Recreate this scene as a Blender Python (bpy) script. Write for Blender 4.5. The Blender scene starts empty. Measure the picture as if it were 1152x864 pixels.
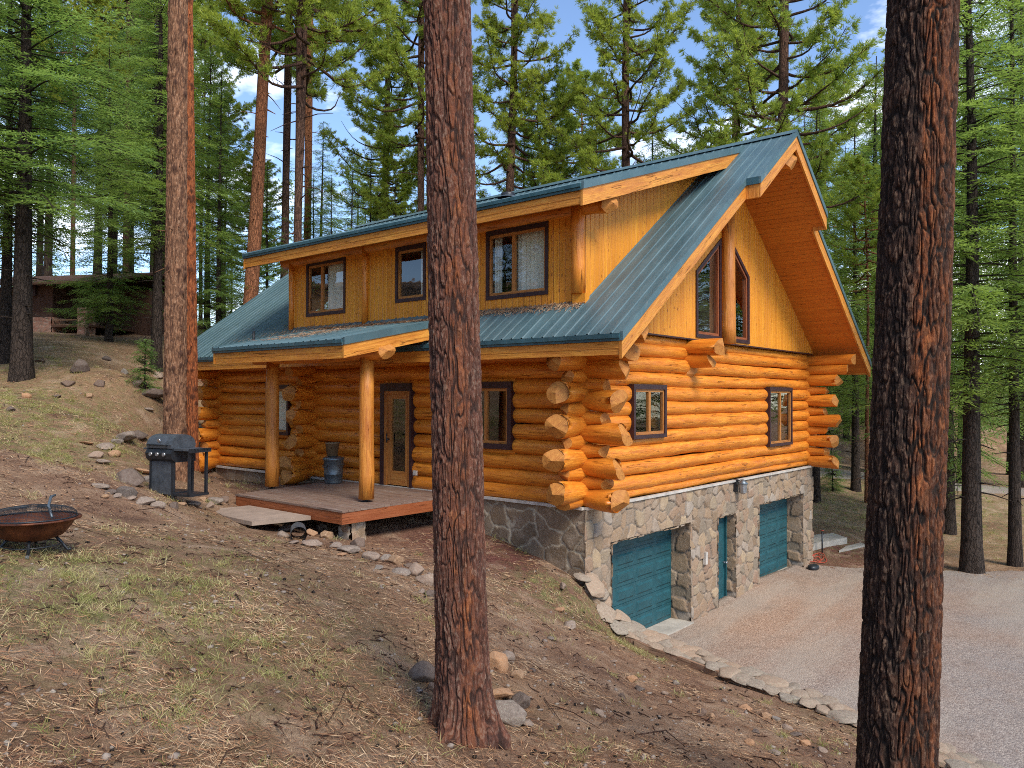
import bpy, math, random
import numpy as np
from mathutils import Vector, Matrix
R = math.radians
rng = np.random.default_rng(7)
random.seed(7)
sc = bpy.context.scene
COL = sc.collection

# ------------------------------------------------------------------ camera (solved from the photograph's vanishing points)
CAM = np.array([-11.332, -7.88, 1.964]); FPX = 874.694
_y, _p, _r = R(40.136), R(.917), R(.203)
cf = np.array([math.cos(_y)*math.cos(_p), math.sin(_y)*math.cos(_p), math.sin(_p)])
_r0 = np.array([math.sin(_y), -math.cos(_y), 0.]); _u0 = np.cross(_r0, cf)
cr = _r0*math.cos(_r)+_u0*math.sin(_r); cu = -_r0*math.sin(_r)+_u0*math.cos(_r)
def PD(px, py, dep):                       # a point seen at (px, py) of the 1152x864 photo, dep metres ahead
    d = cf+(px-576)/FPX*cr-(py-432)/FPX*cu
    return CAM+dep*d
cd = bpy.data.cameras.new('camera'); cam = bpy.data.objects.new('camera', cd); COL.objects.link(cam)
cd.sensor_width = 36; cd.lens = FPX/1152*36; cd.clip_end = 1000; cd.clip_start = .05
M = Matrix(((cr[0], cu[0], -cf[0]), (cr[1], cu[1], -cf[1]), (cr[2], cu[2], -cf[2])))
cam.matrix_world = Matrix.Translation(Vector(CAM)) @ M.to_4x4()
sc.camera = cam

# ------------------------------------------------------------------ numpy noise
def _h(*a):
    n = np.zeros(np.broadcast(*a).shape, dtype=np.uint64)
    for k, v in enumerate(a):
        n = n*np.uint64(0x9E3779B1)+(np.asarray(v).astype(np.int64)+100003*(k+1)).astype(np.uint64)*np.uint64(0x85EBCA6B)
        n ^= n >> np.uint64(15)
        n = (n*np.uint64(0xC2B2AE35)) & np.uint64(0xFFFFFFFFFFFF)
        n ^= n >> np.uint64(13)
    n = (n*np.uint64(0x27D4EB2F)) & np.uint64(0xFFFFFFFFFFFF)
    n ^= n >> np.uint64(17)
    return (n & np.uint64(0xFFFFFF)).astype(np.float64)/float(0xFFFFFF)
def vn(x, y, z=0., seed=0):
    x, y, z = np.broadcast_arrays(np.asarray(x, float), np.asarray(y, float), np.asarray(z, float))
    xi, yi, zi = np.floor(x), np.floor(y), np.floor(z)
    fx, fy, fz = x-xi, y-yi, z-zi
    fx, fy, fz = [f*f*(3-2*f) for f in (fx, fy, fz)]
    o = 0
    for a in (0, 1):
        for b in (0, 1):
            for c in (0, 1):
                w = (fx if a else 1-fx)*(fy if b else 1-fy)*(fz if c else 1-fz)
                o = o+w*_h(xi+a, yi+b, zi+c, np.full(xi.shape, seed))
    return o*2-1
def fbm(x, y, z=0., o=4, seed=0):
    s, a, t = 0, 1., 0
    for k in range(o):
        s = s+a*vn(np.asarray(x)*2**k, np.asarray(y)*2**k, np.asarray(z)*2**k, seed+k*17); t += a; a *= .5
    return s/t
def voro(u, v, seed=0, per=None):
    ui, vi = np.floor(u), np.floor(v)
    F1 = np.full(u.shape, 9.); F2 = np.full(u.shape, 9.); ID = np.zeros(u.shape)
    for a in (-1, 0, 1):
        for b in (-1, 0, 1):
            cu_, cv_ = ui+a, vi+b
            hu = np.mod(cu_, per) if per else cu_
            s = np.full(u.shape, seed)
            jx = cu_+.1+.8*_h(hu, cv_, s); jy = cv_+.1+.8*_h(hu, cv_, s+5)
            d = np.hypot(jx-u, jy-v); i = _h(hu, cv_, s+9)
            n = d < F1
            F2 = np.where(n, F1, np.minimum(F2, d)); ID = np.where(n, i, ID); F1 = np.where(n, d, F1)
    return F1, F2, ID
def sst(a, b, x):
    t = np.clip((x-a)/(b-a), 0, 1); return t*t*(3-2*t)

# ------------------------------------------------------------------ material helpers
class NT:
    def __init__(s, name):
        s.m = bpy.data.materials.new(name); s.m.use_nodes = True
        s.t = s.m.node_tree; s.t.nodes.clear()
        s.out = s.n('ShaderNodeOutputMaterial')
    def n(s, typ, **k):
        x = s.t.nodes.new(typ)
        for a, b in k.items():
            setattr(x, a, b)
        return x
    def put(s, sock, v):
        if isinstance(v, bpy.types.NodeSocket): s.t.links.new(v, sock)
        elif isinstance(v, (tuple, list)):
            v = tuple(v)
            if len(sock.default_value) == 4 and len(v) == 3: v = v+(1,)
            sock.default_value = v
        else: sock.default_value = v
    def co(s, kind='Object'):
        return s.n('ShaderNodeTexCoord').outputs[kind]
    def mapv(s, v, scale=(1, 1, 1), loc=(0, 0, 0), rot=(0, 0, 0)):
        x = s.n('ShaderNodeMapping'); s.put(x.inputs[0], v); x.inputs['Scale'].default_value = scale
        x.inputs['Location'].default_value = loc; x.inputs['Rotation'].default_value = rot; return x.outputs[0]
    def noise(s, v, sc_, det=4, ro=.55, dist=0, col=False):
        x = s.n('ShaderNodeTexNoise'); s.put(x.inputs['Vector'], v); x.inputs['Scale'].default_value = sc_
        x.inputs['Detail'].default_value = det; x.inputs['Roughness'].default_value = ro; x.inputs['Distortion'].default_value = dist
        return x.outputs['Color' if col else 'Fac']
    def vor(s, v, sc_, feat='F1', out='Distance', rnd=1):
        x = s.n('ShaderNodeTexVoronoi', feature=feat); s.put(x.inputs['Vector'], v); x.inputs['Scale'].default_value = sc_
        x.inputs['Randomness'].default_value = rnd
        return x.outputs[out]
    def ramp(s, f, stops, interp='LINEAR'):
        x = s.n('ShaderNodeValToRGB'); s.put(x.inputs[0], f); x.color_ramp.interpolation = interp
        e = x.color_ramp.elements
        while len(e) < len(stops): e.new(.5)
        for el, (p, c) in zip(e, stops):
            el.position = p
            el.color = (c, c, c, 1) if isinstance(c, (int, float)) else tuple(c)+(1,)
        return x.outputs[0]
    def mix(s, f, a, b, mode='MIX'):
        x = s.n('ShaderNodeMix', data_type='RGBA', blend_type=mode)
        s.put(x.inputs[0], f); s.put(x.inputs[6], a); s.put(x.inputs[7], b); return x.outputs[2]
    def math(s, op, a, b=0., c=0.):
        x = s.n('ShaderNodeMath', operation=op); s.put(x.inputs[0], a); s.put(x.inputs[1], b)
        if op in ('MULTIPLY_ADD',): s.put(x.inputs[2], c)
        return x.outputs[0]
    def attr(s, name, out='Fac'):
        x = s.n('ShaderNodeAttribute', attribute_name=name); return x.outputs[out]
    def objrnd(s): return s.n('ShaderNodeObjectInfo').outputs['Random']
    def bump(s, h, dist=.01, strength=1., prev=None):
        x = s.n('ShaderNodeBump'); s.put(x.inputs['Height'], h); x.inputs['Distance'].default_value = dist
        x.inputs['Strength'].default_value = strength
        if prev is not None: s.put(x.inputs['Normal'], prev)
        return x.outputs[0]
    def bsdf(s, col, rough=.6, nrm=None, spec=.4, metal=0, **k):
        x = s.n('ShaderNodeBsdfPrincipled'); s.put(x.inputs['Base Color'], col); s.put(x.inputs['Roughness'], rough)
        x.inputs['Specular IOR Level'].default_value = spec; x.inputs['Metallic'].default_value = metal
        if nrm is not None: s.put(x.inputs['Normal'], nrm)
        for a, b in k.items(): s.put(x.inputs[a.replace('_', ' ')], b)
        s.t.links.new(x.outputs[0], s.out.inputs[0]); return x
def flat(name, col, rough=.6, metal=0, spec=.4, var=.25, sc_=6, bump=.003):
    t = NT(name); c = t.co()
    n = t.noise(c, sc_, 6, .6)
    dk = tuple(v*(1-var) for v in col); lt = tuple(min(1, v*(1+var)) for v in col)
    t.bsdf(t.ramp(n, [(.3, dk), (.7, lt)]), rough, t.bump(t.noise(c, sc_*8, 4), bump), spec, metal)
    return t.m
MT = {}
def wood(name, base, kind, rough=.5, knots=1., gap=0.):
    """kind uv: the mesh's UV holds metres along / across the grain"""
    t = NT(name); u = t.co('UV')
    a = t.mapv(u, (1.2, 14, 1)); b = t.mapv(u, (5, 90, 1)); lo = t.mapv(u, (.5, 2.2, 1))
    n1 = t.noise(a, 1.0, 5, .6, .6); n2 = t.noise(b, 1, 4, .6); n3 = t.noise(lo, 1.3, 3, .5)
    dk = (base[0]*.50, base[1]*.32, base[2]*.35); lt = (min(1, base[0]*1.25), base[1]*1.5, base[2]*2.0)
    c = t.ramp(n1, [(.25, dk), (.5, base), (.75, lt)])
    c = t.mix(t.math('MULTIPLY', t.ramp(n2, [(.42, 0), (.58, 1)]), .55), c, dk)
    c = t.mix(t.ramp(n3, [(.35, 0.), (.7, .45)]), c, (base[0]*.80, base[1]*.62, base[2]*.5))
    if kind == 'board':
        sep = t.n('ShaderNodeSeparateXYZ'); t.put(sep.inputs[0], u)
        w = t.n('ShaderNodeTexWhiteNoise', noise_dimensions='1D'); t.put(w.inputs['W'], t.math('FLOOR', sep.outputs[1]))
        c = t.mix(t.math('MULTIPLY', w.outputs['Value'], .75), c, (base[0]*.68, base[1]*.55, base[2]*.45))
        kv = t.vor(t.mapv(u, (1.5, .50, 1)), 2.6)
        fr_ = t.math('FRACT', sep.outputs[1]); jl = t.ramp(t.math('ABSOLUTE', t.math('SUBTRACT', fr_, .5)), [(.40, 0), (.45, .8)])
        c = t.mix(jl, c, (base[0]*.30, base[1]*.20, base[2]*.2))
    else:
        kv = t.vor(t.mapv(u, (1.0, 2.6, 1)), 2.1)
    k = t.ramp(kv, [(.06 if kind != 'board' else .10, 1), (.12 if kind != 'board' else .17, 0)])
    c = t.mix(t.math('MULTIPLY', k, .75*knots), c, (base[0]*.22, base[1]*.12, base[2]*.1))
    # drying cracks along the grain
    cr_ = t.noise(t.mapv(u, (.35, 9, 1)), 1.7, 2, .5, .3)
    ck = t.ramp(t.math('ABSOLUTE', t.math('SUBTRACT', cr_, .52)), [(0, 1), (.014, 0)])
    ck = t.math('MULTIPLY', ck, t.ramp(t.noise(lo, 2.7, 2), [(.52, 0), (.6, 1)]))
    c = t.mix(t.math('MULTIPLY', ck, .75), c, (base[0]*.15, base[1]*.08, base[2]*.08))
    if kind == 'log':
        ws = t.noise(t.mapv(u, (.9, 4.5, 1)), 1.1, 5, .65)
        c = t.mix(t.ramp(ws, [(.44, 0.), (.66, .6)]), c, (base[0]*.55, base[1]*.38, base[2]*.4))
    if kind == 'log': c = t.mix(t.math('MULTIPLY', t.objrnd(), .5), c, (base[0]*.78, base[1]*.66, base[2]*.6))
    h = t.math('SUBTRACT', t.math('MULTIPLY', n1, .6), t.math('MULTIPLY', ck, .9))
    h = t.math('ADD', h, t.math('MULTIPLY', t.noise(lo, 5, 3), .5))
    nb = t.bump(h, .022 if kind != 'board' else .004, .9)
    t.bsdf(c, t.ramp(n1, [(.3, rough-.08), (.7, rough+.1)]), nb, .45)
    MT[name] = t.m
    return t.m
LOGC = (.80, .295, .028)
wood('log_wood', LOGC, 'log', .42)
wood('beam_wood', (.62, .25, .035), 'log', .5)
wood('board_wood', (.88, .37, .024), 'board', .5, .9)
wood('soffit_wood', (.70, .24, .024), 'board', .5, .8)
wood('fascia_wood', (.72, .31, .04), 'log', .5)
wood('deck_wood', (.25, .185, .135), 'log', .7, .3)
wood('rim_wood', (.34, .11, .035), 'log', .55, .4)
wood('sash_wood', (.50, .22, .05), 'log', .45, .2)
wood('shaded_timber', (.11, .058, .036), 'log', .8, .4)  # cabin wood only: the shade it stands in is put into this colour
wood('old_timber', (.30, .20, .12), 'log', .8, .4)
def endgrain():
    t = NT('end_grain'); u = t.co('UV')
    v = t.noise(u, 3, 3, .5, .3, True)
    uu = t.mix(.06, u, v)
    L = t.n('ShaderNodeVectorMath', operation='LENGTH'); t.put(L.inputs[0], uu)
    w = t.math('SINE', t.math('MULTIPLY', L.outputs['Value'], 420.))
    c = t.ramp(t.math('MULTIPLY_ADD', w, .5, .5), [(.2, (.38, .14, .025)), (.8, (.60, .27, .06))])
    n = t.noise(u, 14, 4)
    c = t.mix(t.ramp(n, [(.38, 0.), (.66, .75)]), c, (.34, .11, .02))
    c = t.mix(t.ramp(t.noise(t.mapv(u, (1, 6, 1)), 5, 3), [(.58, 0.), (.64, .7)]), c, (.14, .05, .015))
    t.bsdf(c, .6, t.bump(n, .004), .3); MT['end_grain'] = t.m
endgrain()
def roofmat(name, lo, hi, rough=.38):
    t = NT(name); c = t.co('Object')
    n = t.noise(t.mapv(c, (.35, 2.6, .35)), 2.0, 6, .65)
    base = t.ramp(n, [(.3, lo), (.72, hi)])
    sp = t.noise(t.mapv(c, (1.2, 9, 1.2)), 2.4, 5, .7)
    base = t.mix(t.ramp(sp, [(.60, 0.), (.78, .55)]), base, (.30, .25, .20))
    d = t.noise(c, .7, 5, .6)
    base = t.mix(t.ramp(d, [(.48, 0.), (.72, .5)]), base, (lo[0]*.7, lo[1]*.6, lo[2]*.6))
    t.bsdf(base, t.ramp(n, [(.3, rough), (.7, rough+.16)]), t.bump(t.noise(t.mapv(c, (.5, 3, .5)), 3, 3), .006, .5), .5)
    MT[name] = t.m
roofmat('roof_metal', (.045, .092, .105), (.10, .165, .180))
roofmat('trim_metal', (.020, .060, .075), (.040, .11, .135), .3)
MT['garage_paint'] = flat('garage_paint', (.015, .074, .088), .45, var=.2)
MT['dark_frame'] = flat('dark_frame', (.035, .014, .016), .45, var=.2)
MT['black_metal'] = flat('black_metal', (.022, .025, .030), .42, .3, .5, .3)
MT['grill_grey'] = flat('grill_grey', (.060, .068, .078), .5, .2, .5, .35, 9)
MT['steel'] = flat('steel', (.42, .43, .44), .35, .9, .5, .15)
MT['zinc'] = flat('zinc', (.16, .19, .21), .42, .7, .5, .3, 14)
MT['concrete'] = flat('concrete', (.40, .36, .30), .85, var=.25, sc_=3, bump=.006)
MT['slab_concrete'] = flat('slab_concrete', (.30, .22, .165), .9, var=.25, sc_=2.5, bump=.006)
MT['white_strip'] = flat('white_strip', (.46, .42, .37), .6)
MT['curtain'] = flat('curtain', (.80, .76, .66), .8, var=.1, sc_=2)
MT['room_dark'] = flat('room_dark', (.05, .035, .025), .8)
MT['cord_orange'] = flat('cord_orange', (.42, .07, .035), .5)
MT['pot_tan'] = flat('pot_tan', (.20, .13, .07), .8)
def rust():
    t = NT('rust_copper'); c = t.co()
    n = t.noise(c, 7, 8, .65)
    b = t.ramp(n, [(.3, (.030, .011, .007)), (.5, (.11, .032, .013)), (.72, (.21, .070, .026))])
    b = t.mix(t.ramp(t.noise(c, 26, 4), [(.62, 0), (.7, .8)]), b, (.025, .012, .010))
    t.bsdf(b, .55, t.bump(n, .004), .4, .35); MT['rust_copper'] = t.m
rust()
def glass():
    t = NT('window_glass')
    g = t.n('ShaderNodeBsdfGlossy'); g.inputs['Roughness'].default_value = .015; g.inputs['Color'].default_value = (1, 1, 1, 1)
    nb = t.bump(t.noise(t.co(), 1.6, 2), .02, .12)
    t.put(g.inputs['Normal'], nb)
    tr = t.n('ShaderNodeBsdfTransparent'); tr.inputs[0].default_value = (.85, .88, .87, 1)
    f = t.n('ShaderNodeLayerWeight'); f.inputs[0].default_value = .5; ff = t.math('ADD', t.math('MULTIPLY', t.math('POWER', f.outputs['Facing'], 4.), .9), .10)
    m = t.n('ShaderNodeMixShader'); t.put(m.inputs[0], ff); t.put(m.inputs[1], tr.outputs[0]); t.put(m.inputs[2], g.outputs[0])
    t.t.links.new(m.outputs[0], t.out.inputs[0]); MT['window_glass'] = t.m
glass()
def stonemat(name, cols, mortar):
    t = NT(name); c = t.co(); tint = t.attr('tint'); mo = t.attr('mortar')
    b = t.ramp(tint, [(i/(len(cols)-1)*.98, k) for i, k in enumerate(cols)])
    n = t.noise(c, 7, 8, .65); b = t.mix(t.math('MULTIPLY', t.ramp(n, [(.35, 0.), (.75, 1.)]), .5), b, (.19, .15, .115))
    n2 = t.noise(c, 2.3, 6, .6); b = t.mix(t.ramp(n2, [(.52, 0.), (.75, .55)]), b, (.42, .33, .25))
    b = t.mix(t.ramp(t.noise(c, 38, 3), [(.56, 0.), (.72, .4)]), b, (.46, .40, .34))
    b = t.mix(mo, b, t.mix(n, mortar, tuple(x*.6 for x in mortar)))
    h = t.noise(c, 30, 8, .7)
    t.bsdf(b, .85, t.bump(h, .02, .8), .25); MT[name] = t.m
stonemat('veneer_stone', [(.19, .125, .075), (.36, .245, .145), (.28, .17, .11), (.42, .305, .185), (.22, .175, .125), (.34, .24, .16), (.36, .30, .24)], (.25, .205, .165))
stonemat('flag_stone', [(.14, .092, .052), (.22, .145, .085), (.17, .11, .065), (.25, .18, .115)], (.52, .43, .31))
def rockmat(name, a, b, lich):
    t = NT(name); c = t.co(); r = t.objrnd()
    v = t.n('ShaderNodeVectorMath', operation='ADD'); t.put(v.inputs[0], c)
    cx = t.n('ShaderNodeCombineXYZ'); t.put(cx.inputs[0], t.math('MULTIPLY', r, 30.)); t.put(v.inputs[1], cx.outputs[0])
    n = t.noise(v.outputs[0], 5, 8, .65)
    k = t.ramp(n, [(.28, a), (.7, b)])
    k = t.mix(t.math('MULTIPLY', r, .6), k, (b[0]*1.15, b[1]*.86, b[2]*.68))
    k = t.mix(t.ramp(t.noise(v.outputs[0], 11, 5), [(.56, 0.), (.68, .6)]), k, lich)
    t.bsdf(k, .88, t.bump(t.noise(v.outputs[0], 22, 8, .7), .02, .8), .25); MT[name] = t.m
rockmat('rock_grey', (.13, .105, .09), (.34, .28, .23), (.36, .35, .27))
rockmat('rock_dark', (.075, .055, .046), (.19, .15, .125), (.20, .19, .15))
rockmat('rock_tan', (.24, .13, .07), (.46, .30, .18), (.42, .36, .26))
rockmat('cap_stone', (.17, .14, .11), (.38, .32, .25), (.30, .33, .22))

def barkmat(name, cols, crack, grey, flake=.5):
    t = NT(name); c = t.co(); tint = t.attr('tint'); fl = t.attr('flake'); ck = t.attr('crack'); og = t.attr('orange')
    n = t.noise(t.mapv(c, (1, 1, .30)), 26, 8, .75)
    b = t.ramp(tint, [(0, cols[0]), (.5, cols[1]), (1, cols[2])])
    b = t.mix(t.ramp(n, [(.38, 0.), (.68, .9)]), b, tuple(x*.30 for x in cols[0]))
    b = t.mix(t.math('MULTIPLY', t.ramp(fl, [(.60, 0.), (.85, 1.)]), flake), b, grey)
    b = t.mix(t.math('MULTIPLY', t.ramp(t.noise(t.mapv(c, (1, 1, .35)), 60, 4, .7), [(.54, 0.), (.62, 1.)]), flake*.8), b, grey)
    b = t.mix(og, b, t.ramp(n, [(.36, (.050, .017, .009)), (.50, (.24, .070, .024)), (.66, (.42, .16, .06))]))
    b = t.mix(t.math('MULTIPLY', t.ramp(ck, [(.35, 0.), (.95, 1.)]), .78), b, crack)
    t.bsdf(b, .88, t.bump(t.noise(t.mapv(c, (1, 1, .35)), 70, 8, .8), .014, 1.), .2); MT[name] = t.m
barkmat('bark_redbrown', [(.10, .046, .034), (.17, .070, .046), (.25, .096, .055)], (.022, .013, .011), (.27, .195, .145), .5)
barkmat('bark_plate_orange', [(.14, .066, .036), (.27, .128, .066), (.40, .205, .112)], (.045, .020, .014), (.46, .29, .18), .4)
barkmat('bark_plate_rust', [(.22, .060, .022), (.40, .115, .038), (.46, .15, .05)], (.040, .016, .010), (.40, .18, .09), .2)
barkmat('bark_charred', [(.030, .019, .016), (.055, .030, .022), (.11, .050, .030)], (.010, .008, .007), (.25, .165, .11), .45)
def barkfar(name, dk, md, lt):
    t = NT(name); c = t.co(); r = t.objrnd()
    w = t.n('ShaderNodeVectorMath', operation='ADD'); t.put(w.inputs[0], t.mapv(c, (1, 1, .22)))
    s_ = t.n('ShaderNodeVectorMath', operation='SCALE'); t.put(s_.inputs[0], t.noise(c, 6, 4, .6, 0, True)); s_.inputs[3].default_value = .10; t.put(w.inputs[1], s_.outputs[0]); v = w.outputs[0]
    vo = t.vor(v, 17, 'DISTANCE_TO_EDGE'); n = t.noise(v, 30, 8, .8); n2 = t.noise(t.mapv(c, (1, 1, .5)), 9, 6, .7)
    b = t.ramp(n, [(.32, dk), (.5, md), (.68, lt)])
    b = t.mix(t.ramp(n2, [(.48, 0.), (.66, .7)]), b, dk)
    b = t.mix(t.ramp(vo, [(.02, .55), (.10, 0.)]), b, tuple(x*.35 for x in dk))
    kn = t.vor(t.mapv(c, (1, 1, .55)), 3.0); b = t.mix(t.ramp(kn, [(.10, .85), (.17, 0.)]), b, tuple(x*.2 for x in dk))
    b = t.mix(t.math('MULTIPLY', r, .3), b, md)
    t.bsdf(b, .9, t.bump(t.math('ADD', t.ramp(vo, [(0, 0.), (.12, 1.)]), t.math('MULTIPLY', n, 1.2)), .03, 1.), .2); MT[name] = t.m
barkfar('bark_orange', (.11, .045, .025), (.30, .115, .052), (.52, .25, .13))
barkfar('bark_brown', (.045, .025, .018), (.13, .065, .042), (.24, .14, .09))
barkfar('bark_fir', (.022, .016, .013), (.060, .042, .032), (.12, .09, .07))
def leafmat(name, a, b, c3, tr=.35):
    t = NT(name); tint = t.attr('tint'); r = t.objrnd()
    k = t.ramp(tint, [(0, a), (.55, b), (1, c3)])
    k = t.mix(t.math('MULTIPLY', r, .5), k, (b[0]*1.6, b[1]*1.15, b[2]*.6))
    k = t.mix(t.math('MULTIPLY', t.math('FRACT', t.math('MULTIPLY', r, 7.31)), .2), k, (a[0]*.8, a[1]*1.0, a[2]*1.7))
    d = t.n('ShaderNodeBsdfPrincipled'); t.put(d.inputs['Base Color'], k); d.inputs['Roughness'].default_value = .55
    d.inputs['Specular IOR Level'].default_value = .3
    l = t.n('ShaderNodeBsdfTranslucent'); t.put(l.inputs[0], t.mix(.5, k, (c3[0], c3[1], c3[2]*.4)))
    m = t.n('ShaderNodeMixShader'); m.inputs[0].default_value = tr
    t.put(m.inputs[1], d.outputs[0]); t.put(m.inputs[2], l.outputs[0]); t.t.links.new(m.outputs[0], t.out.inputs[0]); MT[name] = t.m
leafmat('fir_needles', (.095, .185, .055), (.19, .32, .090), (.31, .43, .13), .55)
leafmat('pine_needles_green', (.14, .23, .045), (.29, .39, .070), (.52, .57, .11), .55)
leafmat('grass_blades', (.17, .22, .06), (.38, .37, .16), (.62, .51, .30), .3)
def litter():
    t = NT('needle_litter'); tint = t.attr('tint')
    t.bsdf(t.ramp(tint, [(0, (.075, .032, .020)), (.35, (.20, .085, .042)), (.7, (.40, .22, .11)), (1, (.56, .40, .24))]), .7, None, .25); MT['needle_litter'] = t.m
litter()
def groundmat():
    t = NT('forest_floor'); c = t.co(); gz = t.attr('grass'); rd = t.attr('reddish'); tn = t.attr('tanzone')
    big = t.noise(c, .55, 6, .62, .3); mid = t.noise(c, 3.2, 8, .68); fine = t.noise(c, 24, 8, .75); mic = t.noise(c, 95, 5, .7)
    b = t.ramp(mid, [(.28, (.165, .084, .050)), (.5, (.30, .168, .100)), (.7, (.44, .275, .170))])
    st = t.noise(t.mapv(c, (1, 1, 1), (0, 0, 0), (0, 0, .6)), 34, 6, .8, 2.5)
    b = t.mix(t.ramp(st, [(.50, 0.), (.66, .75)]), b, (.46, .27, .17))
    b = t.mix(t.math('MULTIPLY', t.ramp(big, [(.46, 0.), (.62, 1.)]), .55), b, (.42, .26, .16))
    b = t.mix(t.ramp(mic, [(.60, 0.), (.72, .6)]), b, (.50, .36, .25))
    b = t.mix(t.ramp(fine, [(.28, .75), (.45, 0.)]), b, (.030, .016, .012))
    b = t.mix(t.math('MULTIPLY', tn, t.ramp(fine, [(.35, .3), (.6, .9)])), b, (.40, .235, .125))
    b = t.mix(t.math('MULTIPLY', rd, .92), b, t.ramp(fine, [(.3, (.060, .014, .014)), (.65, (.21, .058, .050))]))
    gm = t.math('MULTIPLY', gz, t.ramp(t.noise(c, 5.5, 7, .7), [(.42, 0.), (.60, 1.)]))
    b = t.mix(t.math('MULTIPLY', gm, .8), b, t.ramp(fine, [(.3, (.10, .12, .035)), (.7, (.27, .30, .10))]))
    sp = t.noise(t.mapv(c, (1, 1, 1), (0, 0, 0), (0, 0, 1.1)), 11, 7, .82, 1.5)
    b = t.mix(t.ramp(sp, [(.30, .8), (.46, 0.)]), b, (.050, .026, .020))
    b = t.mix(t.ramp(sp, [(.56, 0.), (.70, .65)]), b, (.52, .35, .24))
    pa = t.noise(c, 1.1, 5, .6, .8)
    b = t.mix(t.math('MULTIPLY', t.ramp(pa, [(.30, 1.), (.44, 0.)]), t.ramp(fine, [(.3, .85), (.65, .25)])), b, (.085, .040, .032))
    b = t.mix(t.math('MULTIPLY', t.ramp(pa, [(.53, 0.), (.64, 1.)]), t.ramp(fine, [(.35, .15), (.6, .85)])), b, (.55, .38, .25))
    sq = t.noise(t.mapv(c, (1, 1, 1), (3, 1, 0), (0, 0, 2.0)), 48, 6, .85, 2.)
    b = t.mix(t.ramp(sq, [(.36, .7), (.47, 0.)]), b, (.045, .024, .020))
    b = t.mix(t.ramp(sq, [(.55, 0.), (.66, .7)]), b, (.60, .43, .30))
    n1 = t.bump(t.math('ADD', mid, t.math('MULTIPLY', fine, .35)), .12, .9); n2 = t.bump(t.math('ADD', mic, st), .02, .9, n1)
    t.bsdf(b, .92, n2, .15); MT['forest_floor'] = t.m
groundmat()
def gravelmat():
    t = NT('driveway_gravel'); c = t.co()
    v = t.vor(c, 42, 'F1', 'Color'); d = t.vor(c, 42, 'F1', 'Distance'); sep = t.n('ShaderNodeSeparateColor'); t.put(sep.inputs[0], v)
    b = t.ramp(sep.outputs[0], [(0, (.12, .088, .062)), (.35, (.23, .175, .130)), (.7, (.34, .27, .205)), (1, (.50, .42, .33))])
    big = t.noise(c, .45, 6, .6)
    tan = t.attr('tanzone')
    b = t.mix(t.math('MULTIPLY', tan, .6), b, t.ramp(sep.outputs[1], [(0, (.24, .13, .08)), (1, (.52, .33, .22))]))
    b = t.mix(t.math('MULTIPLY', t.math('SUBTRACT', 1., tan), .55), b, (.235, .215, .21))
    b = t.mix(t.ramp(big, [(.45, 0.), (.7, .40)]), b, (.28, .17, .11))
    b = t.mix(t.ramp(t.noise(c, 2.6, 7, .7), [(.55, 0.), (.72, .45)]), b, (.13, .085, .06))
    rut = t.noise(t.mapv(c, (.10, .9, 1), (0, 0, 0), (0, 0, -.45)), 1.0, 3, .5)
    b = t.mix(t.ramp(rut, [(.40, .45), (.50, 0.)]), b, (.36, .31, .25))
    b = t.mix(t.ramp(t.noise(c, 9, 8, .8), [(.56, 0.), (.70, .6)]), b, (.20, .11, .065))
    n1 = t.bump(t.noise(c, 1.2, 5), .08, .6); n2 = t.bump(t.math('SUBTRACT', 1., d), .012, .9, n1)
    t.bsdf(b, .9, n2, .2); MT['driveway_gravel'] = t.m
gravelmat()

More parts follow.
